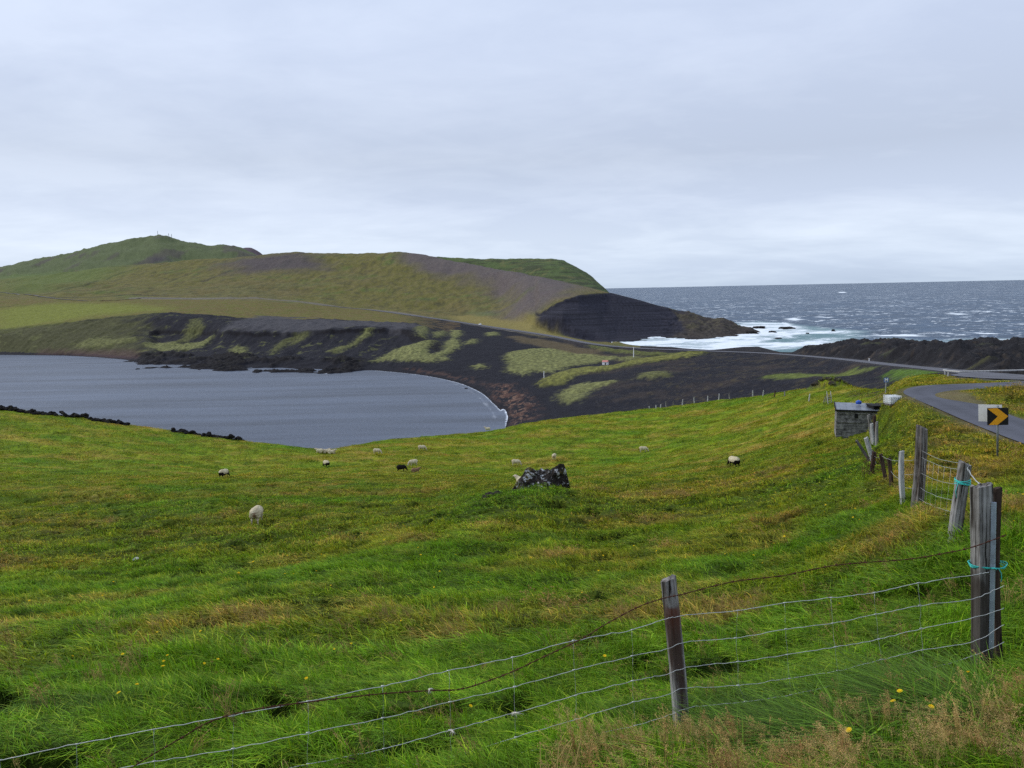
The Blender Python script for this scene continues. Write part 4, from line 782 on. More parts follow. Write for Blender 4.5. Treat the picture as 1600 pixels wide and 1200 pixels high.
# ------------------------------------------------------------------ materials
def wood_mat(name, dark, light, rust=None, bias=.5, streak=1.0, low=None):
    m, t = nt(name); co = coord(t)
    mp = N(t, 'ShaderNodeMapping'); mp.inputs['Scale'].default_value = (34, 34, 1.6); t.links.new(co, mp.inputs[0])
    f = noise(t, mp.outputs[0], 1.0*streak, 5, .62, .6); g = noise(t, co, 7, 4, .6); mp2 = N(t, 'ShaderNodeMapping'); mp2.inputs['Scale'].default_value = (9, 9, 1.1); t.links.new(co, mp2.inputs[0]); b2 = noise(t, mp2.outputs[0], 1, 3, .6)
    s = math_(t, 'ADD', math_(t, 'MULTIPLY', f, .6), math_(t, 'ADD', math_(t, 'MULTIPLY', g, .22), math_(t, 'MULTIPLY', b2, .55)))
    fac = mrange(t, s, bias*1.37-.13, bias*1.37+.13, 0, 1); col = mixc(t, fac, dark, light)
    crack = mrange(t, f, .36, .43, 0, 1); col = mixc(t, crack, tuple(c*.25 for c in dark), col)
    if low:
        sp0 = N(t, 'ShaderNodeSeparateXYZ'); t.links.new(co, sp0.inputs[0]); col = mixc(t, mrange(t, math_(t, 'ADD', sp0.outputs[2], math_(t, 'MULTIPLY', b2, .5)), low, low+.12, .85, 0), col, (.030, .022, .017))
    if rust:
        z0, z1 = rust; sp = N(t, 'ShaderNodeSeparateXYZ'); t.links.new(co, sp.inputs[0])
        k = math_(t, 'MULTIPLY', mrange(t, sp.outputs[2], z0, z0+.05, 0, 1), mrange(t, sp.outputs[2], z1, z1+.02, 1, 0)); fz = mrange(t, sp.outputs[2], z0-.35, z1, -.35, .12); k = mrange(t, math_(t, 'ADD', math_(t, 'ADD', math_(t, 'MULTIPLY', sp.outputs[0], 9), math_(t, 'MULTIPLY', f, 1.4)), fz), .85, 1.05, 0, .9); k = math_(t, 'MULTIPLY', k, mrange(t, math_(t, 'ADD', sp.outputs[2], math_(t, 'MULTIPLY', b2, .3)), z1+.10, z1+.20, 1, 0))
        col = mixc(t, k, col, (.050, .026, .018)); k2 = math_(t, 'MULTIPLY', mrange(t, sp.outputs[2], z1-.22, z1-.02, 0, .8), mrange(t, sp.outputs[2], z1, z1+.02, 1, 0)); col = mixc(t, math_(t, 'MULTIPLY', k2, mrange(t, b2, .42, .55, 0, 1)), col, (.10, .030, .016))  # dark side paints stain and shade together; red near the top is rust
    finish(t, col, .85, .2, f, .9, .012); return m
M_WG = wood_mat('weathered_grey_wood', (.075, .066, .055), (.36, .35, .345), bias=.50)
M_WR = wood_mat('weathered_wood_rust_and_shade', (.06, .045, .035), (.40, .39, .385), rust=(.66, .93), bias=.50)
M_WB = wood_mat('split_weathered_wood', (.032, .026, .021), (.34, .33, .32), bias=.50, low=.88)
M_WD = wood_mat('dark_brown_wood', (.016, .010, .008), (.085, .055, .042), bias=.5)
M_WL = wood_mat('pale_grey_wood', (.16, .155, .15), (.44, .44, .44), bias=.42)
M_WM = wood_mat('brown_grey_wood', (.040, .028, .021), (.24, .225, .215), bias=.52)
M_GALV = simple('galvanised_wire', (.48, .50, .49), .45, .2, 20, .5, .35)
M_RUST = simple('rusty_wire', (.075, .028, .017), .9, .4, 60, .2)
M_BAR = simple('galvanised_bar', (.30, .35, .41), .5, .22, 14, .5, .3)
M_TWINE = simple('turquoise_twine', (.05, .50, .46), .7, .25, 40)
M_BLACK = simple('black_paint', (.010, .010, .011), .5, .2, 12)
M_YEL = simple('amber_sheeting', (.80, .36, .012), .45, .07, 12, .4)
M_WHT = simple('white_sign_back', (.62, .62, .60), .5, .08, 9)
M_POLE = simple('grey_steel_pole', (.16, .18, .19), .5, .25, 20, .5, .4)
M_BLUE = simple('blue_sign_face', (.03, .11, .42), .5, .1, 5)
M_WHITE = simple('white_paint', (.78, .78, .78), .55, .07, 5)
M_REDROOF = simple('faded_red_roof', (.50, .20, .17), .7, .15, 2)
M_GLASS = simple('dark_glass', (.02, .025, .03), .1, .05, 3, .6)
M_TYRE = simple('tyre_rubber', (.015, .015, .015), .9, .1, 5)
def post(name, base, top, r, mat, parent=None, square=False, seed=0, taper=.92, sink=.22, n=14, flat=None, rough=.06):
    """irregular weathered post from base to top (world points); local z runs along it"""
    rs = np.random.default_rng(seed+900); base = Vector(base); top = Vector(top); ax = top-base; L = ax.length; V, F = [], []
    th = np.linspace(0, 2*math.pi, n, endpoint=False)+rs.uniform(0, .4); prof = 1+rs.normal(0, rough, n)
    for g_ in rs.integers(0, n, 2): prof[g_] *= .80
    if square: prof = prof*.5+.5; prof *= np.minimum(1/np.maximum(np.abs(np.cos(th)), 1e-3), 1/np.maximum(np.abs(np.sin(th)), 1e-3))*.9
    if flat: prof = prof*np.where(np.abs(np.cos(th)) > .5, 1, 1)
    K = 16; zs = np.concatenate([[-sink], np.linspace(0, L, K)]); bend = rs.normal(0, .010, 2)
    for i, z_ in enumerate(zs):
        f = max(z_, 0)/L; rad = r*(1-(1-taper)*f)*(1+rs.normal(0, .012)); w = math.sin(f*3.1)*L
        for k in range(n):
            q = rad*prof[k]*(1+rs.normal(0, .012)); x_ = q*math.cos(th[k])*(flat[0] if flat else 1); y_ = q*math.sin(th[k])*(flat[1] if flat else 1)
            dz = (rs.normal(0, .10*r)+.25*r*math.cos(th[k]-1)) if i == len(zs)-1 else 0
            V.append((x_+bend[0]*w, y_+bend[1]*w, z_+dz))
    for i in range(len(zs)-1):
        for k in range(n): F.append((i*n+k, i*n+(k+1) % n, (i+1)*n+(k+1) % n, (i+1)*n+k))
    b = (len(zs)-1)*n; V2 = [tuple(np.array(V[b+k])*[.55, .55, 1]+np.array([0, 0, rs.normal(0, .06*r)+.06*r])) for k in range(n)]; V += V2
    for k in range(n): F.append((b+k, b+(k+1) % n, b+n+(k+1) % n, b+n+k))
    F.append(tuple(b+n+k for k in range(n)))
    o = MB().add(V, F).build(name, mat, parent)
    rot = ax.to_track_quat('Z', 'Y').to_matrix().to_4x4(); M_ = Matrix.Translation(base) @ rot
    o.matrix_world = M_ if parent is None else parent.matrix_world.inverted() @ M_
    if parent is not None: o.parent = parent; o.matrix_parent_inverse = Matrix(); o.matrix_basis = Matrix.Translation(-parent.location) @ M_
    return o
def local(root, pts): return [Vector(p)-root.location for p in pts]
def wiggle(P, amp, n, seed=0):
    rs = np.random.default_rng(seed); out = []
    for a, b in zip(P[:-1], P[1:]):
        for k in range(n): out.append(Vector(a).lerp(Vector(b), k/n)+Vector(rs.normal(0, amp, 3)))
    return out+[Vector(P[-1])]
# ------------------------------------------------------------------ near fence
Yd = lambda p: float(np.interp(p, [0, 500, 1055, 1519, 1572], [3.9, 4.1, 4.92, 5.2, 5.2]))
wp = lambda p, q, dy=0: atY(p, q, Yd(p)+dy)
fr = empty('stock_fence', atY(1066, 1142, 5.0), 'near stock fence of slack silver netting and one rusty barbed strand across the meadow', 'fence')
post('fence_post', atY(1066, 1146, 5.0), atY(1044, 904, 5.0), .056, M_WR, fr, seed=1)['label'] = 'grey round post with a rust stain under the barbed wire'
cp = post('fence_post', atY(1534, 1036, 5.36), atY(1533, 758, 5.36), .068, M_WB, fr, square=True, seed=2, taper=1, rough=.05, n=16); cp['label'] = 'thick split corner post, grey above and black below'
bk = post('fence_post', atY(1561, 1040, 5.40), atY(1559, 762, 5.40), .026, M_WD, fr, square=True, seed=3, taper=1); bk['label'] = 'narrow dark rusty stake behind the corner post'
st = post('fence_post', atY(549, 1250, 4.12), atY(548, 1187, 4.12), .022, M_WD, fr, square=True, seed=4); st['label'] = 'dark broken stake stub poking up under the netting'
b_ = MB(); b_.tube(local(fr, [atY(1549, 1012, 5.29), atY(1553, 785, 5.29)]), .019, 4); b_.build('steel_bar', M_BAR, fr)
W1 = [(-120, 1212), (0, 1188), (120, 1163), (241, 1140), (364, 1118), (481, 1096), (598, 1072), (701, 1048), (801, 1027), (896, 1001), (988, 984), (1036, 968), (1064, 962), (1153, 954), (1226, 942), (1299, 934), (1366, 926), (1435, 911), (1519, 899), (1545, 894)]
W2 = [(-120, 1262), (0, 1238), (120, 1214), (241, 1190), (364, 1170), (481, 1145), (598, 1122), (703, 1097), (804, 1073), (897, 1047), (988, 1025), (1037, 1015), (1072, 1003), (1149, 997), (1228, 983), (1301, 974), (1368, 960), (1437, 946), (1519, 936), (1569, 915)]
W3 = [(-120, 1312), (0, 1288), (120, 1264), (241, 1241), (364, 1219), (481, 1194), (600, 1170), (703, 1141), (804, 1114), (899, 1087), (988, 1064), (1040, 1054), (1072, 1043), (1153, 1034), (1230, 1023), (1305, 1011), (1373, 999), (1439, 982), (1519, 966), (1569, 950)]
W4 = [(-120, 1362), (0, 1338), (120, 1312), (241, 1288), (364, 1264), (481, 1240), (600, 1214), (706, 1183), (806, 1152), (900, 1124), (990, 1097), (1040, 1087), (1072, 1075), (1153, 1071), (1234, 1060), (1309, 1048), (1377, 1031), (1441, 1016), (1519, 1003), (1569, 976)]
W5 = [(-120, 1412), (0, 1388), (120, 1362), (241, 1337), (364, 1312), (481, 1287), (600, 1255), (710, 1220), (810, 1190), (906, 1158), (992, 1134), (1045, 1118), (1078, 1106), (1165, 1096), (1236, 1086), (1311, 1072), (1380, 1056), (1443, 1047), (1519, 1025), (1569, 1003)]
net = MB(); pw = {}
def clampg(p, up=.03): p.z = max(p.z, Hs(p.x, p.y)+up); return p
for k, Wk in enumerate((W1, W2, W3, W4, W5)):
    P = [clampg(wp(a, b)) for a, b in Wk]; pw[k] = P; net.tube(wiggle(catmull([tuple(p) for p in P], 4), .0022, 2, k), .0021 if k else .0023, 5)
for i in list(range(0, 11))+list(range(13, 18)):
    pts = [pw[k][i] for k in range(5)]; net.tube(local(Empty0 := type('E', (), {'location': Vector((0, 0, 0))})(), wiggle(pts, .003, 3, i+50)), .0011, 4)
    for p in pts: net.tube([p-Vector((.010, 0, 0)), p+Vector((.010, .002, .002))], .0038, 5)
net.v = [tuple(Vector(v)-fr.location) for v in net.v]; net.build('wire_netting', M_GALV, fr, True)
BW = [(150, 1232), (206, 1199), (237, 1180), (285, 1152), (330, 1127), (395, 1109), (481, 1097), (550, 1089), (596, 1084), (672, 1079), (723, 1076), (792, 1053), (844, 1029), (909, 998), (947, 975), (998, 948), (1040, 934), (1064, 929), (1145, 909), (1226, 899), (1307, 883), (1417, 874), (1478, 864), (1519, 855), (1572, 836)]
P = [Vector(p) for p in catmull([tuple(wp(a, b, -.02)) for a, b in BW], 10)]; bw_ = MB(); off = []
for s_ in (0, math.pi):
    off = [p+Vector((0, math.sin(i*1.3+s_), math.cos(i*1.3+s_)))*.0028 for i, p in enumerate(P)]; bw_.tube(off, .0021, 5)
acc = 0; rs = np.random.default_rng(3)
for a, b in zip(P[:-1], P[1:]):
    acc += (b-a).length
    if acc > .085:
        acc = 0; t_ = (b-a).normalized()
        for q in range(4):
            d = Vector(rs.normal(0, 1, 3)); d = (d-t_*d.dot(t_)).normalized(); bw_.tube([a, a+d*.016+t_*.004], [.0021, .0008], 4)
        bw_.tube([a-t_*.007, a+t_*.007], .0052, 6)
bw_.v = [tuple(Vector(v)-fr.location) for v in bw_.v]; bw_.build('barbed_wire', M_RUST, fr, True)
tw = MB(); c0 = atY(1541, 882, 5.36)
for k in range(3):
    ring = [c0+Vector((math.cos(a)*.125+.008*k, math.sin(a)*.082, .004*math.sin(a*3+k)+.012*(k-1)*math.cos(a))) for a in np.linspace(0, 2*math.pi, 26)]; tw.tube(ring, .0035, 5)
kn0 = c0+Vector((.0, -.085, 0)); tw.tube([kn0, kn0+Vector((.03, -.004, .004)), kn0+Vector((.05, -.01, -.03)), kn0+Vector((.056, -.01, -.075)), kn0+Vector((.05, -.012, -.095))], .0032, 5)
tw.tube([kn0+Vector((-.018, 0, .004)), kn0+Vector((0, -.012, .008)), kn0+Vector((.02, 0, -.006))], .006, 6)
tw.v = [tuple(Vector(v)-fr.location) for v in tw.v]; tw.build('twine', M_TWINE, fr, True)
M_WOOL = simple('sheep_wool', (.62, .58, .50), .95, .2, 30, .1)
for i, (p, q) in enumerate(((672, 1076), (706, 1141), (804, 1113))):
    c = wp(p, q, -.012); w_ = MB(); rs = np.random.default_rng(i+60)
    for k in range(16): d = Vector(rs.normal(0, 1, 3)); d.z = -abs(d.z)*.8; w_.tube([Vector((0, 0, 0)), d*.008, d*.018+Vector((rs.normal(0, .004), 0, -.008))], [.003, .0022, .0006], 4)
    o = w_.build('wool_wisp', M_WOOL, None, True, c); tag(o, ('wisp of wool caught on the barbed strand of the near fence', 'wisp of wool on the netting, larger one nearer the stake stub', 'wisp of wool on the netting knot, closer to the stained post')[i], 'wool', 'wool caught on the near fence')
# ------------------------------------------------------------------ second fence, up to the tall post
f2 = empty('wire_fence', ground(1432, 795, 5), 'wire fence of mismatched wooden posts climbing the bank below the road', 'fence')
def gpost(bp, tp, w, mat, parent=None, name='fence_post', label=None, ymin=5, wid=None, **kw):
    g_ = ground(bp[0], bp[1], ymin); Y = g_.y; b = Vector((g_.x, Y, g_.z)); t_ = atY(tp[0], tp[1], Y)
    o = post(name, b, t_, w/2/1200*Y, mat, parent, **kw)
    if label: o['label'] = label
    return o, b, t_
o, g2, t2 = gpost((1490, 850), (1508, 724), 21, M_WG, f2, seed=11, label='leaning grey post tied with turquoise twine')
o, g3, t3 = gpost((1432, 797), (1440, 668), 18, M_WM, f2, seed=12, label='tall dark post, the highest of the run')
o, g4, t4 = gpost((1411, 786), (1409, 705), 8, M_WL, f2, seed=13, square=True, label='thin pale grey square post')
o, g5, t5 = gpost((1393, 760), (1389, 716), 6.5, M_WD, f2, seed=14, label='short dark brown stake')
o, g6, t6 = gpost((1384, 750), (1376, 710), 6, M_WD, f2, seed=15, label='short dark stake leaning left')
o, g7, t7 = gpost((1361, 742), (1366, 706), 7, M_WD, f2, seed=16, label='short dark stake at the far end leaning right')
fw = MB(); F2 = f2.location
def span(a, b, r_=.004, sag=.03, seed=0):
    pts = [a.lerp(b, k/8)-Vector((0, 0, sag*math.sin(math.pi*k/8))) for k in range(9)]; fw.tube([p-F2 for p in wiggle(pts, .004, 1, seed)], r_, 4); return pts
def on_(b, t_, py):    # point on a post at photo height py
    pb = pix(*b)[1]; pt = pix(*t_)[1]; return b.lerp(t_, (pb-py)/(pb-pt))+Vector((0, -.06, 0))
s1 = [span(on_(g3, t3, a), on_(g2, t2, b), .0030, .05, i) for i, (a, b) in enumerate(((703, 724), (713, 734), (737, 757), (760, 782), (777, 800), (790, 828)))]
for k in range(1, 8): fw.tube([s1[j][k]-F2 for j in range(1, 6)], .0015, 4)
for i, (a, b) in enumerate(((718, 712), (740, 735), (760, 758))): span(on_(g4, t4, a), on_(g3, t3, b), .004, .04, 10+i)
span(on_(g6, t6, 712), on_(g4, t4, 719), .004, .05, 20); span(on_(g7, t7, 712), on_(g6, t6, 713), .004, .06, 21); span(on_(g5, t5, 735), on_(g4, t4, 745), .004, .10, 22)
ct = atY(1530, 756, 5.36); span(on_(g2, t2, 728), ct, .004, .02, 23); span(on_(g2, t2, 731), ct+Vector((.03, 0, -.02)), .003, .02, 24)
fw.build('wire_strands', M_GALV, f2, True)
t2w = MB(); c0 = on_(g2, t2, 752)+Vector((0, .06, 0))
for k in range(4): t2w.tube([c0-F2+Vector((math.cos(a)*.098, math.sin(a)*.098, .018*(k-1.5)+.01*math.sin(a*2+k))) for a in np.linspace(0, 6.283, 20)], .006, 5)
t2w.tube([c0-F2+Vector((-.09, -.05, 0)), c0-F2+Vector((-.13, -.07, -.12)), c0-F2+Vector((-.11, -.07, -.22))], .005, 5)
t2w.build('twine', M_TWINE, f2, True)
tg = MB(); rs = np.random.default_rng(8); cb = ground(1374, 745, 8)
for k in range(26):
    a = cb+Vector((rs.normal(0, .35), rs.normal(0, .35), rs.uniform(.05, .7))); tg.tube([a+Vector(rs.normal(0, .16, 3))-F2 for _ in range(4)], .006, 4)
tg.build('rusty_wire_tangle', M_RUST, f2, True)
# loose leaning posts by the shed
LP = [((1360, 722), (1338, 688), 5, M_WM, 'thin two-tone stake leaning far to the left below the shed'),
      ((1366, 726), (1353, 684), 7.5, M_WL, 'thick pale grey post leaning left between the stakes below the shed'),
      ((1363, 694), (1357, 648), 5, M_WG, 'tallest rough grey post in front of the shed wall'),
      ((1366, 697), (1362, 662), 5.5, M_WL, 'pale post close against the tallest one before the shed'),
      ((1370, 696), (1370, 659), 5, M_WG, 'straight narrow post nearest the grassy bank before the shed'),
      ((1366, 696), (1366, 650), 6, M_WD, 'dark brown post standing in the middle of the cluster before the shed')]
for i, (b, t_, w, m_, lb) in enumerate(LP):
    o, _, _ = gpost(b, t_, w, m_, None, seed=30+i, ymin=10); tag(o, lb, 'fence post', 'loose posts in front of the concrete shed')
# far row of posts along the brow
FP = [(1015, 639, 634.5, M_WL, 'lowest far fence post of the brow row, only its tip showing'), (1025, 637.5, 631.5, M_WL, 'second far fence post from the bay end of the brow row'), (1032, 636.5, 631, M_WL, 'third short fence post from the low end of the brow row'), (1041, 634.5, 625, M_WG, 'grey fence post standing out against the black ash, fourth from the low end'), (1052, 633.5, 626, M_WM, 'faint brownish fence post on the brow, fifth from the low end'),
      (1066, 632, 623, M_WL, 'pale fence post on the brow, sixth from the low end'), (1085, 627.5, 617, M_WL, 'tall pale fence post on the brow, seventh from the low end'), (1106, 623, 613.5, M_WL, 'pale fence post leaning slightly left, eighth from the low end'), (1123, 619, 608.5, M_WL, 'tall pale fence post beside the dark gap, ninth from the low end'), (1140, 618, 609.5, M_WG, 'greyish fence post just before the dark hollow, tenth from the low end'),
      (1176, 619, 609, M_WL, 'thin pale fence post just right of the dark hollow in the brow'), (1192, 619, 609.5, M_WL, 'thick pale fence post beside the black one on the brow'), (1210, 621, 610.5, M_WD, 'black leaning fence post among pale ones on the brow'), (1226, 619, 611, M_WG, 'small faint fence post between the black one and the whitish one'), (1264, 627, 615.5, M_WL, 'whitish fence post nearest the wooden stile')]
for i, (p, q, q2, m_, lb) in enumerate(FP):
    u = ray(p, q)[0]; Y = min(land(p, q, 60)[1], float(c7(u))*1.0); b = Vector((u*Y, Y, Hs(u*Y, Y))); h = (q-q2)/1200*Y
    o = post('fence_post', b, b+Vector(((.1 if m_ is not M_WD else -.14)*(i % 3-1), 0, max(h, .55))), 1.9/2/1200*Y, m_, None, seed=50+i, n=8, sink=.3); tag(o, lb, 'fence post', 'row of fence posts along the brow')
# ------------------------------------------------------------------ rocks
def rockmesh(name, r_, seed, sub=4, jag=.25, scale=(1, 1, 1), mat=None, loc=None, shaper=None, freq=1.3):
    bm = bmesh.new(); bmesh.ops.create_icosphere(bm, subdivisions=sub, radius=1); V = np.array([v.co for v in bm.verts]); rs = np.random.default_rng(seed)
    for _ in range(9+sub*5):      # planar cuts give facets
        n_ = rs.normal(0, 1, 3); n_ /= np.linalg.norm(n_); d = rs.uniform(.62, .95); q = V@n_; k = q > d; V[k] -= np.outer((q[k]-d)*.92, n_)
    o3 = rs.uniform(0, 50); nn = (fbm(V[:, 0]*freq+o3, V[:, 1]*freq+V[:, 2]*1.1*freq, seed, 4)+fbm(V[:, 2]*freq+o3, V[:, 0]*freq-V[:, 1]*freq, seed+3, 4))
    nf = fbm(V[:, 0]*6+o3, V[:, 2]*6+V[:, 1]*5, seed+9, 3); V = V*(1+jag*nn+jag*.28*nf)[:, None]*np.array(scale)*r_
    if shaper: V = shaper(V)
    F = [[v.index for v in f.verts] for f in bm.faces]; bm.free()
    return MB().add(V, F).build(name, mat, None, False, loc) if name else (V, F)
def rock_mat(name, base, lichen, moss, la=.56, ma=.60, sc=1.0):
    m, t = nt(name); co = coord(t); a = noise(t, co, 2.6*sc, 6, .68); b = noise(t, co, 5*sc, 5, .65, .5); c = noise(t, co, 1.4*sc, 3, .6); f = noise(t, co, 16*sc, 4, .6)
    col = mixc(t, mrange(t, f, .35, .65, 0, 1), tuple(x*.5 for x in base), base); col = mixc(t, mrange(t, c, ma, ma+.06, 0, .85), col, moss); col = mixc(t, mrange(t, math_(t, 'ADD', math_(t, 'MULTIPLY', a, .55), math_(t, 'MULTIPLY', b, .45)), la, la+.035, 0, .9), col, lichen)
    finish(t, col, .95, .1, math_(t, 'ADD', a, f), 1.0, .06); return m
M_LICH = rock_mat('lichened_basalt', (.045, .038, .034), (.46, .47, .48), (.095, .080, .030), .535, .54, 1.0)
M_LAVA = rock_mat('black_lava', (.020, .018, .018), (.06, .055, .05), (.05, .05, .02), .66, .68, .6)
M_KNOLL = rock_mat('mossy_knoll_rock', (.05, .043, .036), (.24, .23, .20), (.09, .09, .03), .58, .52, .8)
bx_, by_ = BO; YB = by_; pxm = YB/1200
prof_x = np.array([-47, -38, -28, -18, -10, 2, 12, 22, 30, 35, 38, 44, 48])*pxm*1.18; prof_t = np.array([0.5, 7, 19, 30, 32, 27, 28, 32, 35, 37, 28, 8, 0])*pxm*1.55
def bshape(V):
    V = V.copy(); x_ = V[:, 0]; lo, hi = x_.min(), x_.max(); xn = (x_-lo)/(hi-lo)*(prof_x[-1]-prof_x[0])+prof_x[0]; top = np.interp(xn, prof_x, prof_t); zmax = 1.0
    zr = V[:, 2]/np.abs(V[:, 2]).max(); V[:, 0] = xn; V[:, 1] *= 1+.25*np.sin(V[:, 0]*5); V[:, 2] = np.where(zr > 0, np.power(np.clip(zr/np.sqrt(np.clip(1-(xn/(prof_x[-1]*1.04))**2*.85, .1, 1)), 0, 1), .75)*top, zr*.5); V[:, 2] += np.where(zr > .1, (fbm(V[:, 0]*3.2, V[:, 1]*3.2+5, 611, 4))*.17, 0); V[:, 1] += fbm(V[:, 0]*2.0, V[:, 2]*2.0, 612, 4)*.25; return V
o = rockmesh('boulder', 1, 5, 6, .20, (1, .62, 1), M_LICH, (bx_, by_+.6, atY(842, 768, by_+.6).z-.22), bshape); tag(o, 'black boulder blotched with white lichen on the grassy rise', 'boulder')
for i, (p, q, s_) in enumerate(((765, 775, .20), (776, 772, .16), (758, 778, .13))):
    g_ = ground(p, q, 20); o = rockmesh('stone', s_, 20+i, 3, .25, (1.5, 1, .8), M_KNOLL, g_+Vector((0, 0, .02))); tag(o, ('largest low stone half buried in grass beside the boulder', 'middle low stone between the boulder and its neighbour stones', 'smallest low stone farthest from the boulder')[i], 'stone', 'low stones beside the boulder')
g_ = ground(212, 879, 8); tag(rockmesh('stone', .10, 33, 3, .2, (1.3, 1, .7), M_WHT, g_+Vector((0, 0, .13))), 'small white stone lying alone in the meadow grass', 'stone')
# knoll rocks
for i, (p, q, s_) in enumerate(((1276, 600, .7), (1285, 594, .55), (1295, 592, .5), (1308, 594, .55), (1320, 598, .42), (1326, 601, .36), (1300, 600, .45))):
    g_ = ground(p, q, 70); y_ = min(g_.y, ky+2.5); x_ = ray(p, q)[0]*y_; o = rockmesh('rock', s_, 40+i, 3, .3, (1.3, 1, .75), M_KNOLL, (x_, y_, Hs(x_, y_)+.03))
    tag(o, ('biggest dark rock at the low side of the knoll beyond the stile', 'dark rock on the shoulder of the knoll next to the biggest one', 'rock on the very top of the knoll', 'rock just past the top of the knoll', 'pale rock low on the road side of the knoll', 'smallest pale rock at the road-side foot of the knoll', 'rock on the front face of the knoll below its top')[i], 'rock', 'rocks on the grassy knoll')
# tumbled lava wall on the brow
for s_i, (pts, lb) in enumerate(((((-40, 628), (0, 636), (30, 641), (62, 645)), 'tumbled black lava stone wall at the frame end of the brow'), (((64, 646), (100, 650), (138, 656), (165, 658), (200, 664)), 'long low stretch of tumbled lava wall above the bay'), (((268, 672), (290, 677), (318, 683), (350, 687), (380, 691)), 'last short heap of lava wall stones before the brow dips'))):
    rs = np.random.default_rng(70+s_i); big = MB(); px0, px1 = pts[0][0], pts[-1][0]; cen = None
    for k in range(int((px1-px0)*1.15)):
        p = rs.uniform(px0, px1); q = np.interp(p, [a for a, _ in pts], [b for _, b in pts]); u = ray(p, q)[0]; Y = float(c7(u))-.6+rs.normal(0, .45); X = u*Y
        hgt = .30+.55*smooth(fbm(np.array([p/16.0]), np.array([s_i*3.0]), 88, 2)[0]*2.2+.45); z_ = Hs(X, Y)+rs.uniform(.0, float(hgt))*.8
        V, F = rockmesh(None, rs.uniform(.16, .38), 700+int(rs.integers(0, 40)), 2, .25, (1.2, 1, .8)); cen = cen or Vector((X, Y, Hs(X, Y)))
        V = V+np.array([X, Y, z_])-np.array(cen); big.add(V, F)
    tag(big.build('stone_wall', M_LAVA, None, False, cen), lb, 'wall')
# rocks in the water
for i, (p, q, w, h, lb) in enumerate(((1187, 512.5, 22, 3.5, 'long low black skerry in the surf off the point'), (1232, 513.5, 26, 4, 'widest black skerry along the outer edge of the surf'), (1207, 519, 12, 2.5, 'small dark rock awash in the white foam'), (1302, 517, 7, 3, 'lone black rock farthest out in the surf line'), (1172, 521, 26, 4, 'dark reef joined to the tip of the point'), (1262, 521, 6, 1.5, 'tiny rock awash beyond the widest skerry'), (1215, 529, 18, 1.8, 'flat rock ledge in the swirling shallows'))):
    x_, y_ = water(p, q); m_ = y_/1200; o = rockmesh('sea_rock', 1, 90+i, 4, .35, (w/2*m_, w/2*m_*1.3, h*m_*1.0), M_LAVA, (x_, y_, 0), freq=2.2); tag(o, lb, 'rock', 'black rocks in the surf')
x_, y_ = water(728, 607.5); tag(rockmesh('sea_rock', 1, 99, 3, .25, (1.1, .8, .55), M_LAVA, (x_, y_, .1)), 'single black rock in the calm bay close to the beach', 'rock')
for i, (p, q, w, lb) in enumerate(((205, 564.5, 26, 'low dark rock shelf off the lava shore of the bay'), (236, 575, 22, 'flat rock awash in front of the lava shore'), (215, 577, 7, 'small round rock farthest out from the lava shore'))):
    x_, y_ = water(p, q); m_ = y_/1200; tag(rockmesh('sea_rock', 1, 110+i, 4, .35, (w/2*m_, w/2*m_, .7), M_LAVA, (x_, y_, .0), freq=2.2), lb, 'rock', 'low rocks in the bay')
# ------------------------------------------------------------------ concrete shed
def concrete_mat():
    m, t = nt('board_marked_concrete'); co = coord(t); mp = N(t, 'ShaderNodeMapping'); mp.inputs['Scale'].default_value = (.5, .5, 9); t.links.new(co, mp.inputs[0])
    a = noise(t, mp.outputs[0], 1.3, 5, .65); b = noise(t, co, 3.0, 6, .7); c = noise(t, co, 9, 4, .65)
    wv = N(t, 'ShaderNodeTexWave', wave_type='BANDS', bands_direction='Z'); wv.inputs['Scale'].default_value = 1.05; wv.inputs['Distortion'].default_value = .6; t.links.new(co, wv.inputs['Vector'])
    s = math_(t, 'ADD', math_(t, 'MULTIPLY', a, .55), math_(t, 'MULTIPLY', b, .6)); col = mixc(t, mrange(t, s, .47, .70, 0, 1), (.035, .034, .035), (.31, .305, .30)); col = mixc(t, mrange(t, wv.outputs[0], .0, .001, .0, 0), col, (.03, .028, .028)); col = mixc(t, mrange(t, c, .60, .68, 0, .6), col, (.42, .41, .38))
    finish(t, col, .95, .1, math_(t, 'ADD', c, a), .8, .03); return m
M_CONC = concrete_mat(); M_SHEET = simple('wet_roof_sheet', (.15, .17, .20), .4, .3, 2.2, .5, .2); M_FELT = simple('black_felt', (.012, .012, .013), .9, .2, 4)
g_ = ground(1342, 678, 30); SB = g_.copy(); px_ = SB.y/1200
xl = atY(1310, 678, SB.y).x; xr = atY(1399, 678, SB.y).x; zt = atY(1340, 644, SB.y).z; hW = zt-SB.z; cxs = (xl+xr)/2; wS = xr-xl
sh_ = empty('concrete_shed', (cxs, SB.y, SB.z), 'low weathered concrete shed dug into the grassy bank', 'shed', rz=-.36)
dS_ = 2.7
wl = MB(); wl.box((0, .09, hW/2-.25), (wS, .18, hW+.5), bev=.02); wl.box((-wS/2+.09, dS_/2+.09, hW/2-.25), (.18, dS_, hW+.5), bev=.02); wl.box((wS/2-.09, dS_/2+.09, hW/2-.25), (.18, dS_, hW+.5), bev=.02); wl.box((0, dS_+.27, hW/2-.22), (wS, .18, hW+.5), bev=.02)
wl.build('wall', M_CONC, sh_)
lg = MB(); rs = np.random.default_rng(4)
for k in range(7): lg.box((-wS/2+wS*(k+.5)/7, -.02+rs.normal(0, .008), hW*.50+rs.normal(0, .02)), (wS/7*1.1, .045, .03+rs.uniform(0, .03)), Matrix.Rotation(rs.normal(0, .02), 3, 'Y'), 0, .01)
lg.build('board_ledge', M_CONC, sh_); lg = MB()
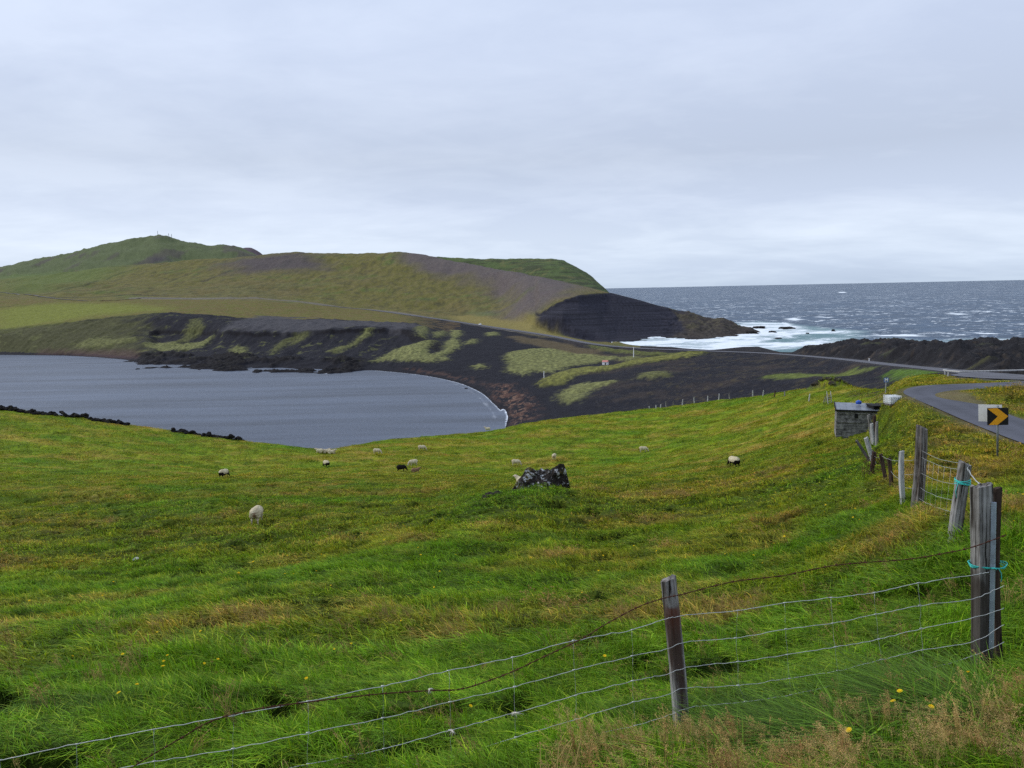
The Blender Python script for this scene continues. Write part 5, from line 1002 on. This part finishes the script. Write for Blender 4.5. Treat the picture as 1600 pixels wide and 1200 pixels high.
for k in range(9): lg.box((-wS/2+wS*(k+.5)/9, -.025+rs.normal(0, .01), hW*.93+rs.normal(0, .02)), (wS/9*.97, .06, .09), Matrix.Rotation(rs.normal(0, .03), 3, 'Y'), 0, .01)
lg.build('board_ledge', M_CONC, sh_)
wn = MB(); wn.box((-wS*.18, -.012, hW*.80), (.24, .06, .34), None, 0, .01); wn.build('window_opening', M_FELT, sh_)
rf = MB(); tl = Matrix.Rotation(.05, 3, 'X'); rf.box((0, dS_/2+.08, hW+.12), (wS+.14, dS_+.3, .13), tl, 0, .02)
for k in range(9): rf.box((-wS/2+wS*(k+.5)/9, dS_/2+.08, hW+.192), (.035, dS_+.28, .03), tl)
r1 = rf.build('roof', M_SHEET, sh_); rim = MB(); rim.box((-wS/2-.07, dS_/2+.08, hW+.16), (.07, dS_+.36, .20), tl, 0, .01); rim.box((0, -.12, hW+.07), (wS+.2, .06, .12), None, 0, .01); rim.build('roof_edge', M_FELT, sh_)
ptop = sh_.location+Vector((wS*.27, .75, hW+.2)); pl = MB(); pl.box((0, 0, .04), (1.35, 1.2, .06), None, 0, .01); pl.box((0, 0, .2), (1.45, 1.3, .09), None, 0, .02); [pl.box((sx*.6, 0, .12), (.1, 1.2, .1)) for sx in (-1, 0, 1)]
tag(pl.build('pallet', M_FELT, None, False, ptop), 'black wet pallet lying on the shed roof', 'pallet')
bk_ = MB(); bk_.tube([(0, 0, 0), (0, 0, .05), (0, 0, .2), (0, 0, .24), (0, 0, .30)], [.19, .21, .21, .16, .06], 16); bk_.tube([(0, 0, .17), (0, 0, .20)], [.225, .225], 16)
tag(bk_.build('drum', simple('blue_plastic', (.02, .08, .40), .4, .1, 4), None, True, sh_.location+Vector((.15, 1.9, hW+.33))), 'small blue plastic drum on the shed roof', 'drum')
# ibc tank
g_ = ground(1394, 633, 40); s_ = 19/1200*g_.y/1.0; it = empty('water_tank', g_+Vector((0, 0, .02)), 'white caged plastic tank on the bank behind the shed', 'tank', rz=.12)
bt = MB(); bt.box((0, 0, .46*s_), (.92*s_, .9*s_, .60*s_), None, 0, .09*s_); bt.tube([(0, 0, .74*s_), (0, 0, .80*s_)], .11*s_, 12); bt.build('bottle', simple('milky_plastic', (.58, .62, .64), .45, .08, 3), it, False)
cg = MB()
for k in range(6):
    a = -.48+k*.192
    for y_ in (-.48, .48): cg.tube([(a*s_, y_*s_, .14*s_), (a*s_, y_*s_, .80*s_)], .018*s_, 5)
    for x_ in (-.49, .49): cg.tube([(x_*s_, a*s_, .14*s_), (x_*s_, a*s_, .80*s_)], .018*s_, 5)
for k in range(5):
    z_ = (.16+k*.155)*s_; cg.tube([(-.49*s_, -.49*s_, z_), (.49*s_, -.49*s_, z_), (.49*s_, .49*s_, z_), (-.49*s_, .49*s_, z_), (-.49*s_, -.49*s_, z_)], .010*s_, 4)
cg.build('cage', M_WHITE, it)
pb = MB(); [pb.box((x_*s_, 0, .05*s_), (.14*s_, .98*s_, .10*s_), None, 0, .01) for x_ in (-.42, 0, .42)]; pb.box((0, 0, .12*s_), (.98*s_, .98*s_, .035*s_)); pb.build('pallet_base', M_WM, it)
pn = MB(); pn.box((.27*s_, -.495*s_, .52*s_), (.20*s_, .02*s_, .24*s_)); pn.build('label_plate', M_BAR, it)
# stile
g_ = ground(1294, 631, 60); h = 20/1200*g_.y; stl = empty('ladder_stile', g_, 'wooden ladder stile standing on the meadow near the knoll', 'stile', rz=.25)
for sx in (-.28, .28):
    a = MB(); a.tube([(sx, -.38, -.1), (sx+.14, .18, h)], .045, 4); a.build('front_rail', M_WL, stl); a = MB(); a.tube([(sx+.1, .75, -.1), (sx+.12, .16, h*.78)], .045, 4); a.build('back_rail', M_WM, stl)
a = MB()
for k in range(1, 6): f = k/6.5; a.box((.12*f, -.38+.54*f, h*f*.9), (.72-.06*k, .16, .045), None, 0, .006); a.box((.12, .75-.5*f, h*f*.66), (.7, .16, .045), None, 0, .006)
a.build('step', M_WG, stl)
# ------------------------------------------------------------------ signs
g_ = ground(1560, 716, 15); k_ = g_.y/1200; sg = empty('chevron_sign', g_, 'black sign with an amber chevron beside the road bend', 'road sign')
H1 = 85*k_; pl = MB(); pl.tube([(0, .02, -.3), (-.1*0-9*k_*.6, .02, H1)], .033, 12); pl.build('pole', M_POLE, sg, True)
def plate(name, w, h_, th, c, rz, mat, par, bev=.03):
    b = MB(); b.box((0, 0, 0), (w, th, h_), None, 0, 0); o = b.build(name, mat, par, False, c); o.rotation_euler = (0, -.055, rz)
    md = None; return o
wP, hP = 29*k_, 27.5*k_; cz = 68.5*k_; cx_ = -7*k_
fp_ = plate('sign_plate', wP, hP, .012, (cx_-.02, -.10, cz), -.33, M_BLACK, sg); a = wP/2; b = hP/2
ch = MB(); t0 = -.0095; pf = [(-a*.98, b*.93), (-a*.02, b*.97), (a*.98, 0), (-a*.02, -b*.97), (-a*.86, -b*.98), (.0, 0)]
V = [(x_, t0, z_) for x_, z_ in pf]+[(x_, t0+.003, z_) for x_, z_ in pf]; ch.add(V, [(0, 5, 2, 1), (5, 4, 3, 2)]+[(i, (i+1) % 6, (i+1) % 6+6, i+6) for i in range(6)]); o = ch.build('chevron', M_YEL, fp_)
bp_ = plate('back_plate', wP*1.12, hP, .012, (cx_-2.5*k_, .26, cz+2.6*k_), -.70, M_WHT, sg)
for z_ in (-.25, .25): c_ = MB(); c_.box((cx_*.9, .0, cz+z_*hP), (.10, .10, .035), None, 0, .004); c_.build('clamp', M_POLE, sg)
g_ = ground(1384, 613.5, 50); k_ = g_.y/1200; sg = empty('passing_place_sign', g_, 'small blue square sign with a white M on a thin pole', 'road sign')
pl = MB(); pl.tube([(0, .03, -.2), (0, .03, 20*k_)], .045, 8); pl.build('pole', M_WL, sg); pt = MB(); pt.box((0, 0, 20*k_), (7.2*k_, .02, 7.2*k_), None, 0, .005); pb = pt.build('sign_plate', M_BLUE, sg)
fc = bpy.data.curves.new('letter', 'FONT'); fc.body = 'M'; fc.size = 7.2*k_; fc.extrude = .004; fc.offset = .02; fc.align_x = 'CENTER'; fc.align_y = 'CENTER'; tmp = bpy.data.objects.new('letter', fc); COL.objects.link(tmp); bpy.context.view_layer.update()
me = bpy.data.meshes.new_from_object(tmp.evaluated_get(bpy.context.evaluated_depsgraph_get())); COL.objects.unlink(tmp); bpy.data.objects.remove(tmp); me.materials.clear(); me.materials.append(M_WHITE)
lo = bpy.data.objects.new('letter', me); COL.objects.link(lo); lo.parent = pb; lo.location = (0, -.016, 20*k_); lo.rotation_euler = (math.pi/2, 0, 0)
# ------------------------------------------------------------------ far small things
g_ = ground(946, 570, 300); k_ = g_.y/1200; hut = empty('boat_shed', g_, 'tiny white hut with a faded red roof on the black ash', 'hut', rz=-.55)
w, d, h = 8.5*k_, 6*k_, 5*k_; a = MB(); a.box((0, 0, h/2-.2), (w, d, h+.4)); a.build('wall', M_WHITE, hut); a = MB(); V = [(-w*.56, -d*.58, h*.95), (w*.56, -d*.58, h*.95), (w*.56, 0, h*1.45), (-w*.56, 0, h*1.45), (-w*.56, d*.58, h*.95), (w*.56, d*.58, h*.95)]
a.add(V, [(0, 1, 2, 3), (3, 2, 5, 4), (0, 3, 4), (1, 5, 2), (0, 4, 5, 1)]); a.build('roof', M_REDROOF, hut); a = MB(); a.box((w*.15, -d/2-.02, h*.38), (w*.28, .06, h*.72)); a.build('door', M_WM, hut)
for p, q, q2, lb, nm, cat in ((990, 558, 542, 'tall slim white pole beside the road past the hut', 'utility_pole', 'pole'), (850, 590.5, 580, 'short white marker post on the ash near the beach', 'marker_post', 'post'), (1358, 565, 560, 'tiny white marker post at the roadside on the slope', 'marker_post', 'post')):
    g_ = ground(p, q, 150); k_ = g_.y/1200; a = empty(nm, g_, lb, cat); b = MB(); b.tube([(0, 0, -.3), (0, 0, (q-q2)*k_)], [.75*k_, .5*k_], 8); b.build('pole', M_WHITE, a)
    c = MB(); c.box((0, 0, (q-q2)*k_*.93), (2.0*k_, .3, .5*k_)); c.build('cross_arm' if nm == 'utility_pole' else 'reflector', M_WHT if nm == 'utility_pole' else M_WHITE, a)
# car on the far road
xc, yc = land(751, 508.5, 500); d_, zc_ = polydist(np.array([xc]), np.array([yc]), MAIN); j = int(np.argmin(np.hypot(MAIN[:, 0]-xc, MAIN[:, 1]-yc))); pc_ = MAIN[j]; tn = MAIN[j+1]-MAIN[j-1]
car = empty('car', (pc_[0], pc_[1], pc_[2]+.48), 'white car on the far road above the beach', 'car', rz=math.atan2(tn[1], tn[0]))
def loft(sections):
    V, F = [], []; n_ = len(sections[0])
    for s_ in sections: V += s_
    for i in range(len(sections)-1):
        for k in range(n_): F.append((i*n_+k, i*n_+(k+1) % n_, (i+1)*n_+(k+1) % n_, (i+1)*n_+k))
    return V, F+[tuple(range(n_))[::-1], tuple((len(sections)-1)*n_+k for k in range(n_))]
def sec(x_, w_, z0, z1): return [(x_, -w_, z0), (x_, w_, z0), (x_, w_*1.0, (z0+z1)/2), (x_, w_*.92, z1), (x_, -w_*.92, z1), (x_, -w_, (z0+z1)/2)]
a = MB(); a.add(*loft([sec(-2.3, .85, .45, .95), sec(-2.1, .95, .32, 1.05), sec(1.3, .95, .32, 1.0), sec(2.1, .93, .34, .88), sec(2.35, .8, .45, .75)])); a.build('body', M_WHITE, car)
a = MB(); a.add(*loft([sec(-2.0, .80, 1.0, 1.1), sec(-1.6, .78, 1.0, 1.62), sec(.2, .78, 1.0, 1.65), sec(1.15, .74, 1.0, 1.05)])); a.build('cabin', [M_WHITE], car); a = MB(); a.add(*loft([sec(-1.75, .83, 1.1, 1.5), sec(.6, .83, 1.1, 1.46)])); a.build('window', M_GLASS, car)
for x_ in (-1.4, 1.45):
    for y_ in (-.9, .9): a = MB(); a.tube([(x_, y_-.1, .33), (x_, y_+.1, .33)], .33, 14); a.build('wheel', M_TYRE, car)
# masts on the far summit
for i, (p, q, q2, lb) in enumerate(((247, 371, 361.5, 'tallest radio mast on the summit of the far hill'), (218, 376.5, 371, 'faint thin mast alone on the long shoulder of the far hill'), (264, 372.5, 367.5, 'short mast just past the summit of the far hill'), (268.5, 374, 368.5, 'last mast on the steeper side of the far summit'))):
    g_ = gxy(p, 2500, q); m_ = empty('radio_mast', g_-Vector((0, 0, 2)), lb, 'mast', 'masts on the far hill'); h = (q-q2)/1200*2500+2; b = MB()
    for sx, sy in ((-1, -1), (1, -1), (0, 1)): b.tube([(sx*.9, sy*.9, 0), (sx*.35, sy*.35, h)], .28, 4)
    for k in range(6): z_ = h*k/6; r_ = .9-.5*k/6; b.tube([(-r_, -r_, z_), (r_, -r_, z_+h/12), (0, r_, z_+h/6), (-r_, -r_, z_+h/6)], .14, 3)
    b.build('lattice', M_POLE, m_); c = MB(); c.tube([(-.2, 0, h*.72), (-.2, -1.0, h*.72)], 1.1, 10); c.build('dish', M_WHT, m_)
# guard rail at the main road bend
gr = empty('guard_rail', Vector(MAIN[0]), 'pale roadside guard rail along the main road at the frame edge', 'guard rail'); T = MAIN[5:40]
gp = [(a[0], a[1], a[2]) for a in MAIN if 36 < a[0] and a[1] < 76 and a[1] > 48]; gp = [Vector(a) for a in gp]; nrm = []
for i, a in enumerate(gp):
    t_ = (gp[min(i+1, len(gp)-1)]-gp[max(i-1, 0)]).normalized(); nn_ = Vector((-t_.y, t_.x, 0)); nn_ = nn_ if nn_.y > 0 or nn_.x > 0 else -nn_; nrm.append(a+nn_*3.9+Vector((0, 0, .45)))
rl = MB(); rl.tube([p-gr.location for p in nrm], .065, 5); rl.build('rail', M_WL, gr)
for i in range(0, len(nrm), 3): p = nrm[i]-gr.location; b = MB(); b.tube([p-Vector((0, 0, .9)), p+Vector((0, 0, .05))], .07, 5); b.build('post', M_WL, gr)
# ------------------------------------------------------------------ sheep
def fleece(name, c, c2):
    m, t = nt(name); co = coord(t); a = noise(t, co, 4, 4, .6); b = noise(t, co, 22, 3, .6); col = mixc(t, mrange(t, a, .38, .66, 0, 1), c, c2); finish(t, col, .98, .05, b, .8, .03); return m
FL_W = fleece('cream_fleece', (.60, .54, .38), (.44, .37, .24)); FL_B = fleece('black_fleece', (.012, .010, .010), (.022, .018, .016)); FL_T = fleece('brown_fleece', (.17, .10, .06), (.26, .17, .10)); SK_W = fleece('pale_face', (.60, .52, .42), (.45, .37, .28)); RMP = fleece('soiled_rump', (.30, .19, .11), (.10, .05, .03))
def sheep_mesh(pose, pattern):
    bm = bmesh.new()
    def ell(c, r_, rot=None):
        q = bmesh.ops.create_icosphere(bm, subdivisions=3, radius=1)['verts']; bmesh.ops.scale(bm, vec=r_, verts=q)
        if rot: bmesh.ops.rotate(bm, cent=(0, 0, 0), matrix=Matrix.Rotation(rot, 3, 'Y'), verts=q)
        bmesh.ops.translate(bm, vec=c, verts=q)
    def limb(pts, rs_):
        for (a, ra), (b, rb) in zip(zip(pts[:-1], rs_[:-1]), zip(pts[1:], rs_[1:])):
            for k in range(5): f = k/4; p = Vector(a).lerp(Vector(b), f); r_ = ra+(rb-ra)*f; ell(p, (r_, r_, r_*1.05))
    ly = pose == 'lying'; bz = .30 if ly else .55
    ell((-.22, 0, bz+.02), (.36, .275, .285)); ell((.18, 0, bz+.0), (.37, .265, .275)); ell((-.02, 0, bz-.03), (.40, .285, .27))
    ell((-.52, 0, bz+.02), (.07, .05, .13))                                   # tail
    if ly: neck = [(.40, 0, bz+.12), (.56, 0, bz+.24), (.60, 0, bz+.30)]; hd = (.70, 0, bz+.30); ha = .35; mz = (.82, 0, bz+.25)
    elif pose == 'grazing': neck = [(.42, 0, .60), (.60, 0, .42), (.66, 0, .28)]; hd = (.74, 0, .17); ha = .95; mz = (.81, 0, .06)
    else: neck = [(.40, 0, .68), (.54, 0, .84), (.58, 0, .92)]; hd = (.67, 0, .95); ha = .40; mz = (.80, 0, .89)
    limb(neck, [.17, .13, .095]); ell(hd, (.115, .075, .085), ha); ell(mz, (.07, .048, .05), ha)
    for s_ in (-1, 1): ell((hd[0]-.06, s_*.11, hd[2]+.035), (.03, .07, .018))
    if not ly:
        for s_ in (-1, 1):
            limb([(.30, s_*.14, .42), (.31, s_*.14, .24), (.30, s_*.14, .02)], [.085, .045, .032]); limb([(-.34, s_*.15, .44), (-.30, s_*.15, .33), (-.43, s_*.15, .23), (-.40, s_*.15, .02)], [.12, .08, .045, .032])
    else:
        for s_ in (-1, 1): limb([(.32, s_*.2, .12), (.50, s_*.18, .06), (.36, s_*.16, .05)], [.06, .04, .035]); limb([(-.30, s_*.24, .14), (-.08, s_*.28, .06)], [.10, .05])
    me = bpy.data.meshes.new('s'); bm.to_mesh(me); bm.free(); o = bpy.data.objects.new('s', me); COL.objects.link(o)
    rm = o.modifiers.new('r', 'REMESH'); rm.mode = 'VOXEL'; rm.voxel_size = .022; sm = o.modifiers.new('s', 'SMOOTH'); sm.factor = .6; sm.iterations = 4
    bpy.context.view_layer.update(); m2 = bpy.data.meshes.new_from_object(o.evaluated_get(bpy.context.evaluated_depsgraph_get())); COL.objects.unlink(o); bpy.data.objects.remove(o)
    n_ = len(m2.vertices); co = np.empty(n_*3, np.float32); m2.vertices.foreach_get('co', co); co = co.reshape(-1, 3); nr_ = np.empty(n_*3, np.float32); m2.vertices.foreach_get('normal', nr_); nr_ = nr_.reshape(-1, 3)
    wool = smooth((.47-co[:, 0])/.1)*smooth((co[:, 2]-(.05 if ly else .30))/.1); co = co+nr_*((fbm(co[:, 0]*14+co[:, 2]*9, co[:, 1]*14+co[:, 2]*5, 801, 3)*.030+.012)*wool)[:, None]; m2.vertices.foreach_set('co', co.astype(np.float32).ravel())
    m2.materials.clear(); base = {'white': FL_W, 'patch': FL_W, 'black': FL_B, 'brown': FL_T}[pattern]; m2.materials.append(base); m2.materials.append({'white': SK_W, 'patch': FL_B, 'black': FL_B, 'brown': FL_T}[pattern]); m2.materials.append(FL_B); m2.materials.append(RMP)
    mi = []
    for p in m2.polygons:
        c = p.center; k = 0
        if c[0] > .52 or (not ly and c[2] < .27): k = 1
        if pattern == 'patch' and (c[0] < -.20-.9*max(0, c[2]-.42) and c[2] < .64 and c[2]+.15*c[1] > .1 or (c[2] < .44 and c[0] < .3)): k = 2
        if pattern == 'white' and c[0] < -.42 and c[2] < .66 and abs(c[1]+.03) < .075+.05*math.sin(c[2]*40): k = 3
        mi.append(k)
    m2.polygons.foreach_set('material_index', np.array(mi, np.int32)); m2.polygons.foreach_set('use_smooth', np.ones(len(mi), bool)); return m2
SM = {}
SHEEP = [(402, 817, 'grazing', 'white', 1.62, 1.0, 'fat cream sheep seen from behind, the nearest in the meadow'),
         (350, 747, 'grazing', 'patch', 1.25, .95, 'cream sheep with a dark streaked rump, alone on the bay side of the meadow'),
         (510, 730, 'grazing', 'patch', 2.35, .95, 'white sheep with black rump and head, below the resting trio'),
         (500, 707.5, 'lying', 'white', 3.0, .95, 'resting white sheep of the trio, nearest the bay'),
         (509, 707.8, 'lying', 'white', .4, .9, 'middle one of the three sheep resting on the brow'),
         (518, 709, 'lying', 'white', -.15, .95, 'resting sheep of the trio with its dark face turned to the meadow'),
         (589, 709.5, 'grazing', 'white', -.1, .9, 'lone white sheep a little past the resting trio'),
         (659, 704, 'grazing', 'white', .1, .9, 'small white sheep grazing highest on the middle of the brow'),
         (646, 728, 'grazing', 'white', 3.5, .9, 'white sheep grazing just above the black one'),
         (627, 737, 'grazing', 'black', .3, .85, 'all-black sheep in the middle of the meadow'),
         (649, 738, 'lying', 'brown', .2, .75, 'small brown sheep lying beside the black one'),
         (806, 727.5, 'grazing', 'white', -.05, .9, 'white sheep grazing beyond the boulder, nose to the road side'),
         (866, 718, 'grazing', 'white', 1.35, .9, 'white sheep seen from behind just above the boulder peak'),
         (1005, 707, 'grazing', 'white', .0, .95, 'white sheep seen side-on, alone on the slope between boulder and shed'),
         (1147, 730, 'grazing', 'patch', 1.95, 1.0, 'big cream sheep with a black rump and belly'),
         (817, 751, 'lying', 'white', 2.6, .85, 'white sheep half hidden behind the boulder'),
         (762, 674, 'standing', 'white', 3.1, .85, 'tiny sheep standing on the brow right above the beach')]
for i, (p, q, po, pa, rz, s_, lb) in enumerate(SHEEP):
    if (po, pa) not in SM: SM[(po, pa)] = sheep_mesh(po, pa)
    u = ray(p, q)[0]; x_, y_ = land(p, q, 25); Y = min(y_, float(c7(u))-.5)
    if i == 15: Y = by_+7
    o = bpy.data.objects.new('sheep', SM[(po, pa)]); COL.objects.link(o); zz_ = Hs(u*Y, Y)+(.02 if i != 15 else .1)
    o.location = (u*Y, Y, zz_); o.rotation_euler = (0, 0, rz); o.scale = (s_, s_, s_); tag(o, lb, 'sheep', 'sheep on the pasture')
